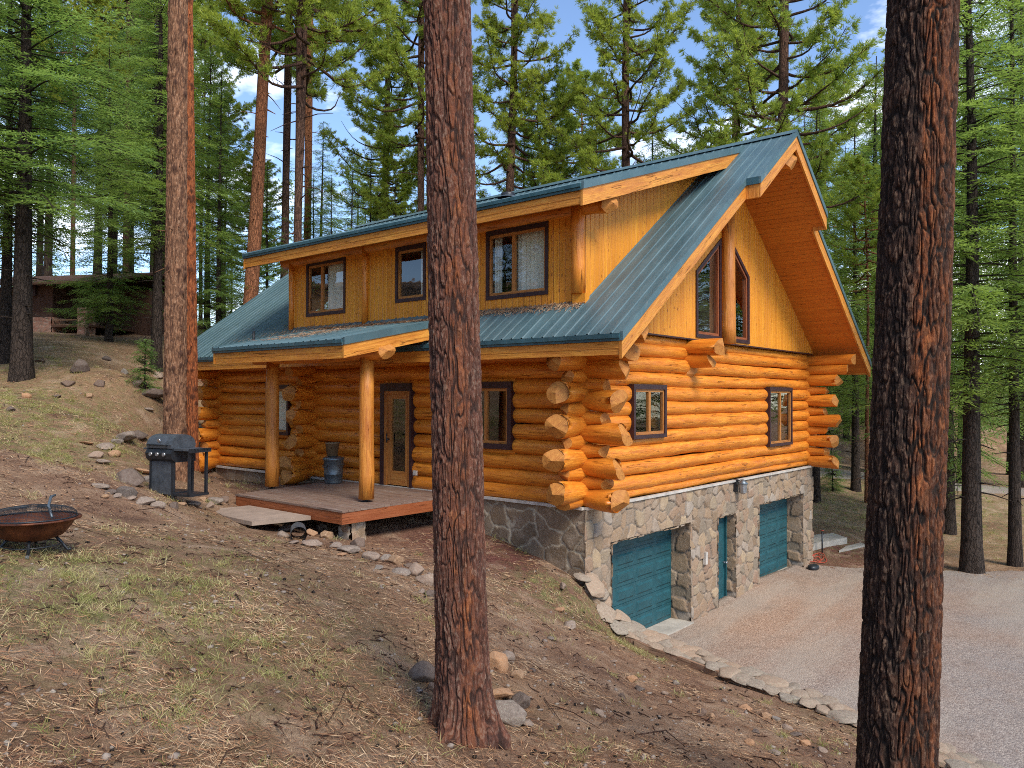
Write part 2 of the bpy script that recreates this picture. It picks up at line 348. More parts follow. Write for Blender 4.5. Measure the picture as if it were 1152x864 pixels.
# ------------------------------------------------------------------ mesh builders
def tag(o, label=None, cat=None, group=None, kind=None):
    if label: o['label'] = label
    if cat: o['category'] = cat
    if group: o['group'] = group
    if kind: o['kind'] = kind
    return o
def link(name, me, parent=None, loc=None):
    o = bpy.data.objects.new(name, me); COL.objects.link(o)
    if parent is not None: o.parent = parent
    if loc is not None: o.location = loc
    return o
def empty(name, loc=(0, 0, 0), rz=0.):
    o = bpy.data.objects.new(name, None); COL.objects.link(o); o.location = loc; o.rotation_euler = (0, 0, rz)
    o.empty_display_size = .2; return o
class MB:
    """collects faces; one mesh object when built"""
    def __init__(s): s.v = []; s.f = []; s.m = []; s.uv = []; s.sm = []; s.mats = []
    def mi(s, m):
        if m not in s.mats: s.mats.append(m)
        return s.mats.index(m)
    def face(s, idx, m, uv=None, smooth=False):
        s.f.append(tuple(idx)); s.m.append(s.mi(m)); s.uv.append(uv); s.sm.append(smooth)
    def poly(s, pts, m, uv=None, flip=False):
        i = len(s.v); s.v += [tuple(p) for p in pts]; n = len(pts); idx = list(range(i, i+n))
        if uv is None: uv = s.autouv(pts)
        if flip: idx = idx[::-1]; uv = uv[::-1]
        s.face(idx, m, uv)
    def autouv(s, pts, along=None):
        P = [Vector(p) for p in pts]; n = (P[1]-P[0]).cross(P[2]-P[0])
        if n.length < 1e-9 and len(P) > 3: n = (P[2]-P[0]).cross(P[3]-P[0])
        n = n.normalized() if n.length else Vector((0, 0, 1))
        e = max(((P[(i+1) % len(P)]-P[i]) for i in range(len(P))), key=lambda q: q.length).normalized() if along is None else Vector(along)
        w = n.cross(e); off = (hash((round(P[0].x, 2), round(P[0].y, 2), round(P[0].z, 2))) % 97)*.37
        return [(q.dot(e)+off, q.dot(w)+off*.3) for q in P]
    def hexa(s, c, m, along=None):
        """8 corners: bottom ring 0-3, top ring 4-7"""
        for q in ((3, 2, 1, 0), (4, 5, 6, 7), (0, 1, 5, 4), (1, 2, 6, 5), (2, 3, 7, 6), (3, 0, 4, 7)):
            pts = [c[i] for i in q]; s.poly(pts, m, s.autouv(pts))
    def box(s, x0, x1, y0, y1, z0, z1, m):
        s.hexa([(x0, y0, z0), (x1, y0, z0), (x1, y1, z0), (x0, y1, z0), (x0, y0, z1), (x1, y0, z1), (x1, y1, z1), (x0, y1, z1)], m)
    def tube(s, pts, rad, m, n=10, cap=True, smooth=True):
        P = [Vector(p) for p in pts]; rad = rad if hasattr(rad, '__len__') else [rad]*len(P); base = len(s.v)
        up = None; d0 = 0.
        for k, p in enumerate(P):
            d = (P[min(k+1, len(P)-1)]-P[max(k-1, 0)]).normalized()
            if up is None:
                up = Vector((0, 0, 1)) if abs(d.z) < .9 else Vector((1, 0, 0))
            a = d.cross(up).normalized(); up = a.cross(d).normalized()
            for j in range(n):
                t = 2*math.pi*j/n; s.v.append(tuple(p+(a*math.cos(t)+up*math.sin(t))*rad[k]))
        L = 0.
        for k in range(len(P)-1):
            L1 = L+(P[k+1]-P[k]).length
            for j in range(n):
                a, b = base+k*n+j, base+k*n+(j+1) % n
                v0, v1 = j/n*rad[0]*6.28, (j+1)/n*rad[0]*6.28
                s.face((a, b, b+n, a+n), m, [(L, v0), (L, v1), (L1, v1), (L1, v0)], smooth)
            L = L1
        if cap:
            s.face([base+j for j in range(n)][::-1], m, [(math.cos(j), math.sin(j)) for j in range(n)])
            e = base+(len(P)-1)*n; s.face([e+j for j in range(n)], m, [(math.cos(j), math.sin(j)) for j in range(n)])
    def lathe(s, prof, m, n=32, c=(0, 0), smooth=True, a0=0., a1=2*math.pi):
        base = len(s.v); full = a1-a0 > 6.28; nn = n if full else n+1
        for r_, z in prof:
            for j in range(nn):
                t = a0+(a1-a0)*j/n; s.v.append((c[0]+r_*math.cos(t), c[1]+r_*math.sin(t), z))
        for k in range(len(prof)-1):
            for j in range(n):
                j2 = (j+1) % nn; a, b = base+k*nn+j, base+k*nn+j2
                s.face((a, b, b+nn, a+nn), m, [(0, j/n), (0, (j+1)/n), (.2, (j+1)/n), (.2, j/n)], smooth)
    def build(s, name, parent=None, loc=None):
        me = bpy.data.meshes.new(name); me.from_pydata(s.v, [], s.f)
        for m in s.mats: me.materials.append(MT[m] if isinstance(m, str) else m)
        me.polygons.foreach_set('material_index', s.m); me.polygons.foreach_set('use_smooth', s.sm)
        uvl = me.uv_layers.new(name='UVMap'); fl = []
        for f, u in zip(s.f, s.uv):
            if u is None: u = [(0, 0)]*len(f)
            for q in u: fl += [q[0], q[1]]
        uvl.data.foreach_set('uv', fl); me.update()
        return link(name, me, parent, loc)
def npmesh(name, V, F, mats, attrs=None, smooth=False, parent=None, quads=True):
    """fast mesh from arrays; F is (n,4) or (n,3)"""
    V = np.asarray(V, np.float32); F = np.asarray(F, np.int32); k = F.shape[1]
    me = bpy.data.meshes.new(name); me.vertices.add(len(V)); me.vertices.foreach_set('co', V.ravel())
    me.loops.add(F.size); me.loops.foreach_set('vertex_index', F.ravel())
    me.polygons.add(len(F)); me.polygons.foreach_set('loop_start', np.arange(0, F.size, k, dtype=np.int32))
    me.polygons.foreach_set('loop_total', np.full(len(F), k, np.int32))
    if smooth: me.polygons.foreach_set('use_smooth', np.ones(len(F), bool))
    for m in (mats if isinstance(mats, (list, tuple)) else [mats]): me.materials.append(MT[m])
    me.update(calc_edges=True); me.validate()
    for n, a in (attrs or {}).items():
        at = me.attributes.new(n, 'FLOAT', 'POINT' if len(a) == len(V) else 'FACE'); at.data.foreach_set('value', np.asarray(a, np.float32))
    return me
def grid(nx, ny):
    i = np.arange(nx-1)[:, None]*ny+np.arange(ny-1)[None, :]
    return np.stack([i, i+ny, i+ny+1, i+1], -1).reshape(-1, 4)

# ------------------------------------------------------------------ terrain
WP = [(-.12, .10, -1.12), (.02, -.18, -1.25), (.12, -.42, -1.72), (.20, -.78, -2.02), (.30, -1.25, -2.16), (.34, -1.9, -2.24), (.20, -3.05, -2.32), (-.08, -4.67, -2.42),
      (-.52, -6.1, -2.50), (-1.5, -8.5, -2.60), (-3, -11.5, -2.7)]
wy = np.array([p[1] for p in WP])[::-1]; wx = np.array([p[0] for p in WP])[::-1]; wz = np.array([p[2] for p in WP])[::-1]
wallx = lambda y: np.interp(y, wy, wx)
wallz = lambda y: np.interp(y, wy, wz)
DR = -2.88
pts = [(0, 12.7, -.10), (-.9, 12.9, -.02), (0, 8, -.16), (-.9, 8, -.12), (0, 5, -.40), (-2.5, 6.7, -.22), (-3.6, 5.5, -.24), (-4.2, 4.2, -.25), (-3.3, 3.3, -.47), (0, 3, -.65),
       (-2, 2.9, -.62), (-.1, 2.2, -.74), (-.15, .5, -1.12), (-1.5, .6, -.98), (-3.4, 1.4, -.55), (-.35, -.15, -1.3), (-.25, -.7, -2.0), (-.15, -1.6, -2.22), (-.15, -3, -2.36), (-.4, -4.7, -2.46),
       (-.9, -6.1, -2.55), (-2.5, -9, -2.7), (-1.6, -1.5, -1.66), (-1.8, -4, -2.0), (-3, -3, -1.62), (-3.2, -6, -1.9), (-4.4, -.6, -.62),
       (-6.84, -3.6, -.72), (-5.6, -6.4, -1.15), (-4.2, -8.5, -1.9), (-9.5, -7, -.75), (-12.5, -9, -.5), (-9.0, -3.2, -.22), (-12, -4, .30),
       (-8.59, .39, .42), (-6.2, .6, -.02), (-6, 3.2, .10), (-5.02, 4.84, .18), (-12, 4, 1.15), (-9, 5.5, .95), (-6.4, 7.6, .80), (-3.7, 7.4, .34), (-2.2, 9.8, .22), (-1.6, 12.8, .30)]
pts += [tuple(PD(*q)) for q in ((60, 475, 17), (0, 505, 13), (110, 470, 18), (35, 427, 22), (-80, 430, 22), (150, 425, 23), (120, 398, 28), (150, 384, 33), (60, 374, 34), (250, 395, 33), (-60, 370, 34), (220, 372, 42), (60, 372, 38), (140, 379, 37), (60, 352, 50), (150, 355, 50), (-60, 345, 50), (200, 360, 50))]
pts += [(2, 17, .9), (6, 20, 1.6), (12, 16, .2), (16, 22, 0.6), (12, 6, -1.6), (12, 2, -2.3), (14.2, .6, -2.46), (11.6, -.2, -2.78), (18, 6, -1.6), (24, 14, -.6), (22, 2, -2.1), (17, -2, -2.55),
        (13.5, -3.6, -2.58), (14.7, -4.6, -2.62), (20, -8, -2.75), (5, -8, DR), (8, -6, DR), (10, -12, DR), (3, -14, DR), (16, -16, -2.8), (4, -3, DR), (7, -3, DR), (10, -3, DR), (26, -20, -2.9), (0, -25, -3.0), (-12, -24, -1.5), (-26, -12, 1.0), (-26, 6, 3.4)]
pts += [tuple(PD(*q)) for q in ((945, 545, 34), (1000, 528, 44), (1100, 532, 46), (1200, 545, 40), (940, 520, 48), (600, 430, 52), (400, 410, 50), (1000, 505, 62))]
pts += [(-20, 45, 9), (10, 60, 8), (45, 45, 4), (60, 10, 0.5), (60, -30, -3), (20, -55, -3), (-30, -45, 0), (-60, 0, 8), (-50, 45, 13)]
PT = np.array(pts); PC, PZc = PT[:, :2], PT[:, 2]
def tpsk(r2): return .5*r2*np.log(r2+1e-9)
_n = len(PC); K = tpsk(((PC[:, None]-PC[None])**2).sum(-1))+np.eye(_n)*.04; Pm = np.hstack([np.ones((_n, 1)), PC])
A = np.zeros((_n+3, _n+3)); A[:_n, :_n] = K; A[:_n, _n:] = Pm; A[_n:, :_n] = Pm.T
W = np.linalg.solve(A, np.concatenate([PZc, np.zeros(3)]))
def hill(x, y):
    x = np.asarray(x, float); y = np.asarray(y, float); sh = x.shape; X = np.stack([x.ravel(), y.ravel()], 1); o = np.zeros(len(X))
    for a in range(0, len(X), 20000):
        q = X[a:a+20000]; o[a:a+20000] = tpsk(((q[:, None]-PC[None])**2).sum(-1)) @ W[:_n]+W[_n]+q @ W[_n+1:]
    return o.reshape(sh)
def terr(x, y, rough=True):
    x = np.asarray(x, float); y = np.asarray(y, float)
    h = hill(x, y)
    far = sst(35, 70, np.hypot(x-CAM[0], y-CAM[1])); 
    if rough:
        h = h+.05*fbm(x*.7, y*.7, 0, 4, 3)+.022*fbm(x*3.1, y*3.1, 0, 3, 8)+far*.8*fbm(x*.06, y*.06, 0, 3, 5)
    d = DR+.02*fbm(x*.5, y*.5, 0, 3, 12)*rough
    mask = sst(-.02, .16, x-wallx(y)-.17*sst(-.06, .12, y))*(1-sst(11.2, 11.6, x)*sst(-.4, .2, y))*(1-sst(12.45, 12.6, y))
    keep = 1-sst(4.0, 9.5, x-.0*y)*sst(-3.0, 1.0, y)*.8
    keep = keep*(1-sst(16, 24, x))*(1-sst(-16, -26, y)*0)
    ins = (x > .25) & (x < 11.3) & (y > .2) & (y < 12.6)
    h = h*(1-mask*keep)+d*mask*keep
    h = np.where(ins, np.minimum(h, DR-.12), h)
    return h
def tz(x, y): return float(terr(np.array([x]), np.array([y]))[0])
# one ground sheet: spacing grows with distance
def axisv(c, fine, n1, grow, n2):
    a = [0.]; st = fine
    for k in range(n1): a.append(a[-1]+fine)
    for k in range(n2): st *= grow; a.append(a[-1]+st)
    return np.array(a)
def mkaxis(lo, hi, step, out_lo, out_hi, g=1.09):
    core = np.arange(lo, hi+1e-6, step); a = list(core); s_ = step; x = hi
    while x < out_hi: s_ *= g; x += s_; a.append(x)
    s_ = step; x = lo; pre = []
    while x > out_lo: s_ *= g; x -= s_; pre.append(x)
    return np.array(pre[::-1]+a)
gx = mkaxis(-12, 1.2, .06, -160, 220, 1.06); gy = mkaxis(-9, 6.5, .07, -160, 220, 1.06)
GX, GY = np.meshgrid(gx, gy, indexing='ij'); GZ = terr(GX, GY)
GZ = GZ+.012*fbm(GX*9, GY*9, 0, 2, 31)*(1-sst(8, 16, np.hypot(GX-CAM[0], GY-CAM[1])))
terr_full = terr
def terr(x, y):
    x = np.clip(np.asarray(x, float), gx[0], gx[-1]-1e-6); y = np.clip(np.asarray(y, float), gy[0], gy[-1]-1e-6)
    i = np.clip(np.searchsorted(gx, x, side='right')-1, 0, len(gx)-2); j = np.clip(np.searchsorted(gy, y, side='right')-1, 0, len(gy)-2)
    u = (x-gx[i])/(gx[i+1]-gx[i]); v = (y-gy[j])/(gy[j+1]-gy[j])
    return GZ[i, j]*(1-u)*(1-v)+GZ[i+1, j]*u*(1-v)+GZ[i, j+1]*(1-u)*v+GZ[i+1, j+1]*u*v
def zone_grass(x, y):
    g = .12+.60*fbm(x*.45, y*.45, 0, 3, 41)
    g = g+1.5*np.exp(-((x+7.6)**2/12+(y-9.6)**2/5))+.8*np.exp(-((x+5.2)**2+(y-13.5)**2)/7)       # bank left of the grill
    g = g+.28*np.exp(-((x+8.2)**2+(y+1.6)**2)/3.0)+1.7*np.exp(-((x+.75)**2/.7+(y+.9)**2/1.2))+.2*np.exp(-((x+7.3)**2+(y+.1)**2)/4)+.6*np.exp(-((x+8.6)**2+(y-.2)**2)/.5)
    g = g+1.0*np.exp(-((x-24)**2+(y-7)**2)/80)+.9*np.exp(-((x-19)**2+(y-2)**2)/12)+.7*np.exp(-((x+4)**2+(y-22)**2)/60)+.8*np.exp(-((x-24)**2+(y+4)**2)/30)
    return np.clip(g, 0, 1)*(1-np.exp(-((x+1.2)**2+(y-4.5)**2)/5))
def zone_red(x, y):
    return np.clip(1.3*np.exp(-((x+.8)**2/1.6+(y-1.7)**2/3.2))+.9*np.exp(-((x-13)**2/6+(y+.4)**2/3))+.5*np.exp(-((x+1.8)**2/3+(y-10)**2/12)), 0, 1)
def zone_tan(x, y):
    return np.clip(.9*np.exp(-((x+5)**2/60+(y-20)**2/60))+.75*np.exp(-((x-19)**2/40+(y+2)**2/40))+.8*np.clip(fbm(x*.33, y*.33, 0, 3, 77)+.02, 0, 1), 0, 1)
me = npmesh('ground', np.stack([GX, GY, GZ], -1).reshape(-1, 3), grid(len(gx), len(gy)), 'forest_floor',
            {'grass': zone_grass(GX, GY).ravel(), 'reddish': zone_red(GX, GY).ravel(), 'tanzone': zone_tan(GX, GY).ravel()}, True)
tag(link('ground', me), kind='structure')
# gravel driveway: its own sheet, ragged edge diving under the ground
dx = mkaxis(-.6, 12, .10, -4, 60, 1.05); dy = mkaxis(-10, .6, .10, -70, .6, 1.05)
DX, DY = np.meshgrid(dx, dy, indexing='ij')
e1 = (DX-wallx(DY)-.06)/.15                                     # beside the retaining wall
EDX = np.array([-5, 10.6, 11.6, 12.8, 14.6, 17.5, 22, 30, 60]); EDY = np.array([.6, .6, -.75, -2.4, -4.6, -7.0, -9.5, -13, -22])
eb = (np.interp(DX, EDX, EDY)-DY)+.35*fbm(DX*.8, DY*.8, 0, 4, 9)
m_ = np.minimum(np.clip(e1, -1, 1), np.clip(eb/.5, -1, 1))
DZ = terr_full(DX, DY)+.012+.006*fbm(DX*5, DY*5, 0, 3, 15)+np.minimum(0, m_-.12)*.14
ins = (DX > .45) & (DX < 11.25) & (DY > .45)
tn = np.clip(np.exp(-((DX-6.5)**2/28+(DY+1.5)**2/7))+.35*fbm(DX*.6, DY*.6, 0, 3, 4), 0, 1)
me = npmesh('driveway', np.stack([DX, DY, DZ], -1).reshape(-1, 3), grid(len(dx), len(dy)), 'driveway_gravel', {'tanzone': tn.ravel()}, True)
tag(link('driveway', me), kind='structure')

# ------------------------------------------------------------------ house
SL = .731; RZ = 7.84; RX = 5.75
zr = lambda x: RZ-SL*abs(x-RX)
XB, YL = 11.28, 12.6
house = empty('log_house', (0, 0, 0)); tag(house, 'two storey orange log house with teal metal roof, dormer, porch and stone garage level', 'house')
def lognoise(t, s): return math.sin(t*1.7+s)*.5+math.sin(t*4.1+s*2.3)*.3+math.sin(t*9.3+s*1.1)*.2
LOGN = 22
def log_seg(mb, ax, c, z, t0, t1, r, r0, r1, seed, e0='flat', e1='flat', tl0=.0, tl1=.0):
    """one length of log along axis ax ('X'/'Y'); c its cross position; r body radius; r0/r1 radii at its ends, reached over the tails tl0/tl1"""
    rnd = random.Random(seed); n = max(2, int((t1-t0)/.13)+1); base = len(mb.v); offv = rnd.random()*9
    ts = [t0+(t1-t0)*k/(n-1) for k in range(n)]
    f0 = [(rnd.uniform(0, 6.28), rnd.uniform(.5, 1.15)) for _ in range(3)]; f1 = [(rnd.uniform(0, 6.28), rnd.uniform(.5, 1.15)) for _ in range(3)]; w1, w2 = rnd.uniform(0, 6), rnd.uniform(0, 6)
    def P(t, a, rr):
        u_, v_ = math.cos(a)*rr+.010*math.sin(t*.9+w1), math.sin(a)*rr+.009*math.sin(t*.75+w2)+.005*math.sin(t*2.3+w1)
        return (t, c+u_, z+v_) if ax == 'X' else (c+u_, t, z+v_)
    def rad(t, a):
        q = r*(1+.075*lognoise(t, seed)+.05*math.sin(t*.35+seed))
        if tl0 and t < t0+tl0: k = min(1, max(0, 1-(t-t0)/tl0)*1.5); k = k*k*(3-2*k) if k < 1 else 1; q = q*(1-k)+r0*k
        if tl1 and t > t1-tl1: k = min(1, max(0, 1-(t1-t)/tl1)*1.5); k = k*k*(3-2*k) if k < 1 else 1; q = q*(1-k)+r1*k
        return q*(1+.03*math.sin(2*a+seed)+.02*math.sin(3*a+seed*1.7+t*.8)+.016*math.sin(5*a+t*5.1+seed))
    def cut(a, rr, fs, R_):
        d = 0.
        for (an, k) in fs: d = max(d, (math.cos(a-an)*rr-.02*R_)*k)
        return d
    for k, t in enumerate(ts):
        for j in range(LOGN):
            a = 2*math.pi*j/LOGN; rr = rad(t, a); tt = t
            if e0 == 'hewn' and k == 0: tt = t+cut(a, rr, f0, r0)
            if e1 == 'hewn' and k == n-1: tt = t-cut(a, rr, f1, r1)
            mb.v.append(P(tt, a, rr))
    for k in range(n-1):
        for j in range(LOGN):
            a, b = base+k*LOGN+j, base+k*LOGN+(j+1) % LOGN; v0, v1 = offv+j/LOGN*r*6.28, offv+(j+1)/LOGN*r*6.28
            mb.face((a, b, b+LOGN, a+LOGN) if ax == 'X' else (a, a+LOGN, b+LOGN, b), 'log_wood', [(ts[k]+offv*3, v0), (ts[k]+offv*3, v1), (ts[k+1]+offv*3, v1), (ts[k+1]+offv*3, v0)] if ax == 'X' else
                    [(ts[k]+offv*3, v0), (ts[k+1]+offv*3, v0), (ts[k+1]+offv*3, v1), (ts[k]+offv*3, v1)], True)
    for end in (0, 1):
        t = ts[0] if end == 0 else ts[-1]; fs = f0 if end == 0 else f1; hew = (e0 if end == 0 else e1) == 'hewn'; R_ = r0 if end == 0 else r1
        rings = [1., .75, .5, .25]; b = len(mb.v)
        for q in rings:
            for j in range(LOGN):
                a = 2*math.pi*j/LOGN; rr = rad(t, a)*q; d = cut(a, rr, fs, R_) if hew else 0
                mb.v.append(P(t+d if end == 0 else t-d, a, rr))
        d = 0; mb.v.append(P(t, 0, 0)); cI = len(mb.v)-1
        def uvp(i):
            x, y, z_ = mb.v[i]; return ((y-c) if ax == 'X' else (x-c), z_-z)
        for q in range(3):
            for j in range(LOGN):
                A_, B_ = b+q*LOGN+j, b+q*LOGN+(j+1) % LOGN; f = (A_, A_+LOGN, B_+LOGN, B_)
                if (end == 1) != (ax == 'Y'): f = f[::-1]
                mb.face(f, 'end_grain', [uvp(i) for i in f])
        for j in range(LOGN):
            A_, B_ = b+3*LOGN+j, b+3*LOGN+(j+1) % LOGN; f = (A_, cI, B_)
            if (end == 1) != (ax == 'Y'): f = f[::-1]
            mb.face(f, 'end_grain', [uvp(i) for i in f])
def wall_log(ax, c, z, t0, t1, r, seed, gaps=(), tails=(0, 0), re=(None, None), name='wall_log'):
    segs = []; cur = t0
    for g0, g1 in sorted(gaps): segs.append((cur, g0)); cur = g1
    segs.append((cur, t1))
    for k, (a, b) in enumerate(segs):
        first, last = k == 0, k == len(segs)-1; mb = MB()
        log_seg(mb, ax, c, z, a, b, r, (re[0] or r) if first else r, (re[1] or r) if last else r, seed+k, 'hewn' if first and tails[0] else 'flat', 'hewn' if last and tails[1] else 'flat',
                tails[0] if first else 0, tails[1] if last else 0)
        o = mb.build(name, house)
    return o
F_OPEN = [(1.66, 2.92, .98, 2.22), (4.45, 5.39, 0, 2.22), (8.95, 9.9, 1.0, 2.2)]
G_OPEN = [(1.55, 2.79, 1.17, 2.19), (8.2, 9.72, .72, 2.2)]
rs = random.Random(3)
NC = 11
for k in range(NC):
    big = k % 2 == 0; z = .15+.288*k; r = .162 if big else .148
    L = rs.uniform(.80, .92) if big else rs.uniform(.50, .60)
    if k >= 8: L = {8: .95, 9: 1.08, 10: 1.30}[k]; big = True
    re_ = rs.uniform(.19, .21) if big and k < 9 else (.155 if k >= 9 else .115)
    gp = [(a, b) for a, b, z0, z1 in F_OPEN if z+.06 > z0 and z-.06 < z1]
    wall_log('Y', .12, z, -L+.1, YL+.62+rs.uniform(0, .1), r, 100+k*7, gp, (L+.02, .6), (re_, None))
    wall_log('Y', XB, z+.0, -L+.02*(k % 3), 1.5, r*.95, 500+k*7, (), (L+.02, 0), (re_*.9, None), 'log_end')
def fillers(ax, zc, rr, opens, seed):
    for n_, (a, b, z0, z1) in enumerate(opens):
        if zc+.06 > z0 and zc-.06 < z1:
            if zc-rr < z0-.04: q = (z0+.02-(zc-rr))/2; wall_log(ax, .08, zc-rr+q, a-.05, b+.05, q, seed+n_)
            if zc+rr > z1+.04: q = (zc+rr-z1+.02)/2; wall_log(ax, .08, zc+rr-q, a-.05, b+.05, q, seed+9+n_)
for k in range(NC): fillers('Y', .15+.288*k, .155, F_OPEN[:1]+F_OPEN[2:]+[(4.45, 5.39, -1, 2.22)], 2000+k*20)
for k in range(1, NC): fillers('X', .012+.288*k, .155, G_OPEN, 2600+k*20)
for k in range(NC+1):
    big = k % 2 == 1; z = .012+.288*k; r = .160 if big else .148
    if z > 3.05: break
    L = rs.uniform(.78, .92) if big else rs.uniform(.48, .60)
    re_ = rs.uniform(.19, .21) if big else .115
    gp = [(a, b) for a, b, z0, z1 in G_OPEN if z+.06 > z0 and z-.06 < z1]
    if k == 0: r = .10; z = .10; re_ = .13; L = .62
    wall_log('X', .12, z, -L+.1, XB+.5, r, 900+k*7, gp, (L, 0), (re_, None))
wall_log('X', .13, 3.10, .35, XB-.1, .115, 4711)
for cy_, tag_ in ((8.05, 0), (12.45, 1)):                                # crossing walls: only their ends show
    for k in range(NC):
        big = k % 2 == 1; z = .012+.288*k
        L = rs.uniform(.72, .86) if big else rs.uniform(.48, .55)
        re_ = (.19 if big else .115)
        if k == 0: z = .12; L = .95; re_ = .26
        if k == 1 and not tag_: L = .95; re_ = .24
        wall_log('X', cy_, z, -L+.1, .9, .15, 1300+k*7+tag_*200, (), (L, 0), (re_, None), 'log_end')
for z, L, re_ in ((3.02, .80, .185), (2.74, .55, .15), (2.45, .12, .15)):
    wall_log('Y', 3.95, z, -L, .9, .16, int(z*100), (), (L, 0), (re_, None), 'log_bracket')
wall_log('Y', RX, 7.20, -1.63, .5, .185, 77, (), (.3, 0), (.20, None), 'ridge_log')
wall_log('Y', .12, 3.27, -1.22, -.1, .13, 78, (), (.3, 0), (.13, None), 'eave_log')
# rear and far side walls (log relief carried in one panel each)
mb = MB()
for k in range(NC):
    z = .15+.288*k
    mb.tube([(XB, 1.4, z), (XB, YL, z)], .155, 'log_wood', 12); mb.tube([(.5, 12.45, z), (XB, 12.45, z)], .155, 'log_wood', 12)
mb.build('rear_wall', house)
mb = MB()
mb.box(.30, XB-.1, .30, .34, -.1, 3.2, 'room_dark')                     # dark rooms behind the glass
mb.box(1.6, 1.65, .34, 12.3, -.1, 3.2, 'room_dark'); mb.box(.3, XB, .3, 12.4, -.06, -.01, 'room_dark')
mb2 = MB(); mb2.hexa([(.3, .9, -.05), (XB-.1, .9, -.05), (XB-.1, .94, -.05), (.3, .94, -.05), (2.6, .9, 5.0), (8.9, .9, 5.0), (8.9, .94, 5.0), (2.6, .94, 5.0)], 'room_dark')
# inner partitions seen through windows; the gloom of unlit rooms is in their colour
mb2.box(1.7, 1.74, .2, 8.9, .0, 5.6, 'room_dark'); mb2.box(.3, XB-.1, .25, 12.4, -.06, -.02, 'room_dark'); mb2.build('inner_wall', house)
# flashing strip under the logs
mb = MB(); mb.box(.0, 11.4, -.075, .0, -.035, .015, 'white_strip'); mb.box(-.075, -.002, 0, 12.5, -.035, .015, 'white_strip'); mb.build('flashing_strip', house)

# ---- stone veneer
def stone_panel(name, P, a0, a1, z0, z1, opens, cw, chh, mat, seed, amp=.035, step=.028):
    """P(a, d, z) -> xyz; d outward. opens = (a0,a1,z0,z1)"""
    aa = set([a0, a1]); zz = set([z0, z1])
    for o in opens:
        aa |= {o[0], o[1]}; zz |= {min(max(o[2], z0), z1), min(o[3], z1)}
    def fill(s_):
        s_ = sorted(s_); out = []
        for p, q in zip(s_[:-1], s_[1:]):
            n = max(1, int(round((q-p)/step))); out += [p+(q-p)*k/n for k in range(n)]
        return np.array(out+[s_[-1]])
    A_, Z_ = fill(aa), fill(zz); AA, ZZ = np.meshgrid(A_, Z_, indexing='ij')
    wu = AA/cw+.42*fbm(AA*2.6, ZZ*2.6, 0, 3, seed); wv = ZZ/chh+.42*fbm(AA*2.6, ZZ*2.6, 5, 3, seed+3)
    F1, F2, ID = voro(wu, wv, seed)
    e = F2-F1; up = sst(.03, .085, e)
    h = amp*(up*(.45+.75*ID)+.22*fbm(AA*6, ZZ*6, ID*9, 3, seed+1))+amp*.35*(ID-.5)*(AA*0+1)
    V = np.array(P(AA, h, ZZ)); V = np.moveaxis(V, 0, -1).reshape(-1, 3)
    F = grid(len(A_), len(Z_)); ca = (AA[:-1, :-1]+AA[1:, 1:])/2; cz = (ZZ[:-1, :-1]+ZZ[1:, 1:])/2; keep = np.ones(ca.shape, bool)
    for o in opens: keep &= ~((ca > o[0]) & (ca < o[1]) & (cz > o[2]) & (cz < o[3]))
    F = F[keep.ravel()]
    tint = np.mod(ID*7.31, 1)
    return V, F, tint.ravel(), (1-sst(.03, .09, e)).ravel()
def joinp(name, parts, mat, parent=house):
    V, F, T, Mo = [], [], [], []; o = 0
    for v, f, t, m in parts: V.append(v); F.append(f+o); T.append(t); Mo.append(m); o += len(v)
    me = npmesh(name, np.concatenate(V), np.concatenate(F), mat, {'tint': np.concatenate(T), 'mortar': np.concatenate(Mo)}, True)
    return link(name, me, parent)
GAR = [(.83, 3.93, -9, -.72), (5.25, 6.21, -9, -.77), (7.57, 10.66, -9, -.72)]
PG = lambda a, d, z: (a, -d, z); PF = lambda a, d, z: (-d, a, z)
parts = [stone_panel('', PG, -.03, 11.46, -3.1, -.04, GAR, .29, .26, 0, 11, .042, .022)]
for (a0, a1, _, zt), dep in zip(GAR, (.44, .24, .44)):                      # reveals and soffits of the openings
    parts.append(stone_panel('', lambda a, d, z, a1=a1: (a1-d+z*0, a, z), -.045, dep, -3.1, zt, [], .30, .34, 0, 21))
    parts.append(stone_panel('', lambda a, d, z, a0=a0: (a0+d+z*0, a, z), -.045, dep, -3.1, zt, [], .30, .34, 0, 22))
    parts.append(stone_panel('', lambda a, d, z, zt=zt: (a, z, zt-d+z*0), a0, a1, -.045, dep, [], .34, .34, 0, 23))
parts.append(stone_panel('', lambda a, d, z: (11.43+d+z*0, a, z), 0, 12.55, -3.1, -.04, [], .4, .34, 0, 31, step=.06))
joinp('stone_base', parts, 'veneer_stone')
joinp('stone_base_front', [stone_panel('', PF, -.03, 12.55, -1.6, -.04, [], .52, .42, 0, 57, .022, .024)], 'flag_stone')
# garage doors
def garage(x0, x1, z0, z1, y):
    mb = MB(); w = x1-x0; h = z1-z0; nc, nr = 4, 6; mb.box(x0, x1, y, y+.05, z0, z1, 'garage_paint'); cw = w/nc; rh = h/nr
    for i in range(nr):
        mb.box(x0, x1, y-.012, y, z0+i*rh+.006, z0+(i+1)*rh-.006, 'garage_paint')
        for j in range(nc):
            a0, a1, b0, b1 = x0+j*cw+.07, x0+(j+1)*cw-.07, z0+i*rh+.07, z0+(i+1)*rh-.06
            y1, y2 = y-.012, y-.040; s_ = .035
            mb.hexa([(a0, y1, b0), (a1, y1, b0), (a1, y1, b1), (a0, y1, b1), (a0+s_, y2, b0+s_), (a1-s_, y2, b0+s_), (a1-s_, y2, b1-s_), (a0+s_, y2, b1-s_)], 'garage_paint')
    d = mb.build('garage_door', house)
    m2 = MB(); m2.box(x0-.02, x1+.02, -.02-.1, y+.04, DR-.2, DR+.045, 'concrete'); m2.build('threshold', house)
    return d
